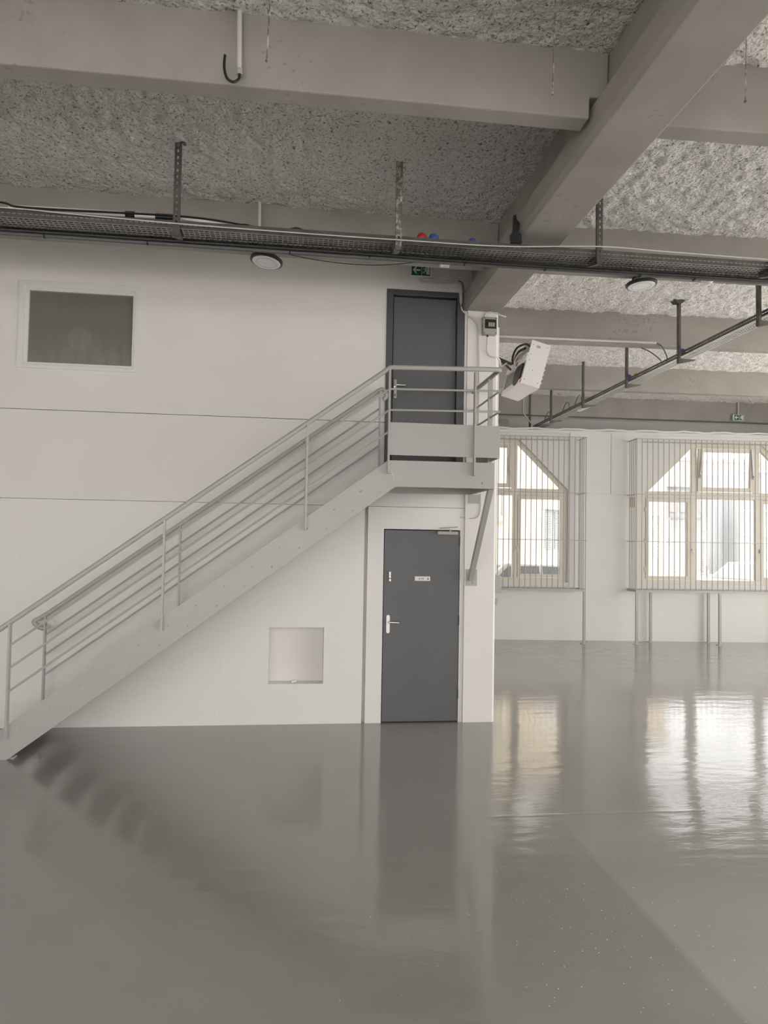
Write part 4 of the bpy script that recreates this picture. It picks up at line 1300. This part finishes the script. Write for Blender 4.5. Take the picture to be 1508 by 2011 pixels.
# glazed annex
t = thing('glazed_annex', 'blue grey glazed annex at the right edge beyond the window', 'building', (19.0, 28.6, 0), radians(-8))
MB().box(0, 8, 0.15, 4, -0.2, 5.2).build('body', 'bluegrey', t)
for k in range(9):
    MB().box(k * 0.95, k * 0.95 + 0.07, 0, 0.15, 0.0, 5.2).build('mullion', 'white', t)
for z in (0.9, 2.35, 3.4, 5.1):
    MB().box(0, 8, 0, 0.15, z, z + 0.08).build('transom', 'white', t)
for k in range(8):
    for z in (0.98, 2.43):
        MB().box(k * 0.95 + 0.07, k * 0.95 + 0.95, 0.08, 0.09, z, z + (1.37 if z < 1 else 0.97)).build('pane', 'shutter', t)


def car(label, loc, rz):
    t2 = thing('parked_car', label, 'car', loc, rz, 'white parked cars in the yard')
    W = 0.86
    prof = [(-2.1, 0.30), (-2.12, 0.62), (-1.95, 0.86), (-1.15, 0.93), (1.55, 0.95), (2.05, 0.88), (2.12, 0.60), (2.1, 0.30)]
    MB().prism(prof, 'y', -W, W).build('body', 'carpaint', t2, bevel=0.06, seg=3)
    lo2 = [(-1.25, 0.92), (-0.55, 1.43), (1.05, 1.47), (1.75, 0.93)]
    vs = [(x, s2 * (W - 0.06 if z < 1 else W - 0.22), z) for s2 in (-1, 1) for x, z in lo2]
    MB().add(vs, [(0, 1, 2, 3), (7, 6, 5, 4), (0, 4, 5, 1), (1, 5, 6, 2), (2, 6, 7, 3), (3, 7, 4, 0)]).build('cabin', 'carpaint', t2, bevel=0.04, seg=3)
    # glazing just proud of the cabin
    MB().add([(-1.20, -0.66, 0.985), (-1.20, 0.66, 0.985), (-0.62, 0.56, 1.405), (-0.62, -0.56, 1.405)], [(0, 1, 2, 3)]).build('windscreen', 'carglass', t2)
    MB().add([(1.70, -0.66, 1.0), (1.70, 0.66, 1.0), (1.13, 0.56, 1.42), (1.13, -0.56, 1.42)], [(0, 1, 2, 3)]).build('rear_window', 'carglass', t2)
    for s2 in (-1, 1):
        y0, y1 = s2 * (W - 0.055), s2 * (W - 0.20)
        MB().add([(-1.0, y0 - s2 * 0.005, 0.99), (0.2, y0 - s2 * 0.005, 0.99), (0.2, y1 + s2 * 0.0, 1.40), (-0.5, y1, 1.38)], [(0, 1, 2, 3)]).build('side_window', 'carglass', t2)
        MB().add([(0.28, y0 - s2 * 0.005, 0.99), (1.45, y0 - s2 * 0.005, 0.99), (1.0, y1, 1.40), (0.28, y1, 1.40)], [(0, 1, 2, 3)]).build('side_window', 'carglass', t2)
        MB().box(-0.95, -0.75, s2 * W - 0.02 + (0.0 if s2 > 0 else -0.14), s2 * W + 0.02 + (0.14 if s2 > 0 else 0.0), 0.96, 1.06).build('mirror', 'carpaint', t2, bevel=0.02)
        for x in (-1.35, 1.35):
            wh = MB().lathe([(0.0, 0.0), (0.31, 0.0), (0.33, 0.03), (0.33, 0.17), (0.31, 0.2), (0.0, 0.2)], (x, s2 * (W + 0.02), 0.33), (0, -s2, 0), 24).build('wheel', 'black', t2, smooth=True)
            MB().lathe([(0.0, -0.005), (0.20, -0.005), (0.20, 0.0), (0.0, 0.0)], (x, s2 * (W + 0.02), 0.33), (0, -s2, 0), 16).build('hubcap', 'plastic', wh)
        MB().box(-2.13, -2.08, s2 * 0.72 - 0.12, s2 * 0.72 + 0.12, 0.62, 0.75).build('headlight', 'lampglass', t2)
    return t2


car('white car parked in front of the pale yellow house', (5.6, 16.0, -0.012), radians(184))
car('white car parked by the glazed annex', (13.6, 19.6, -0.012), radians(20))
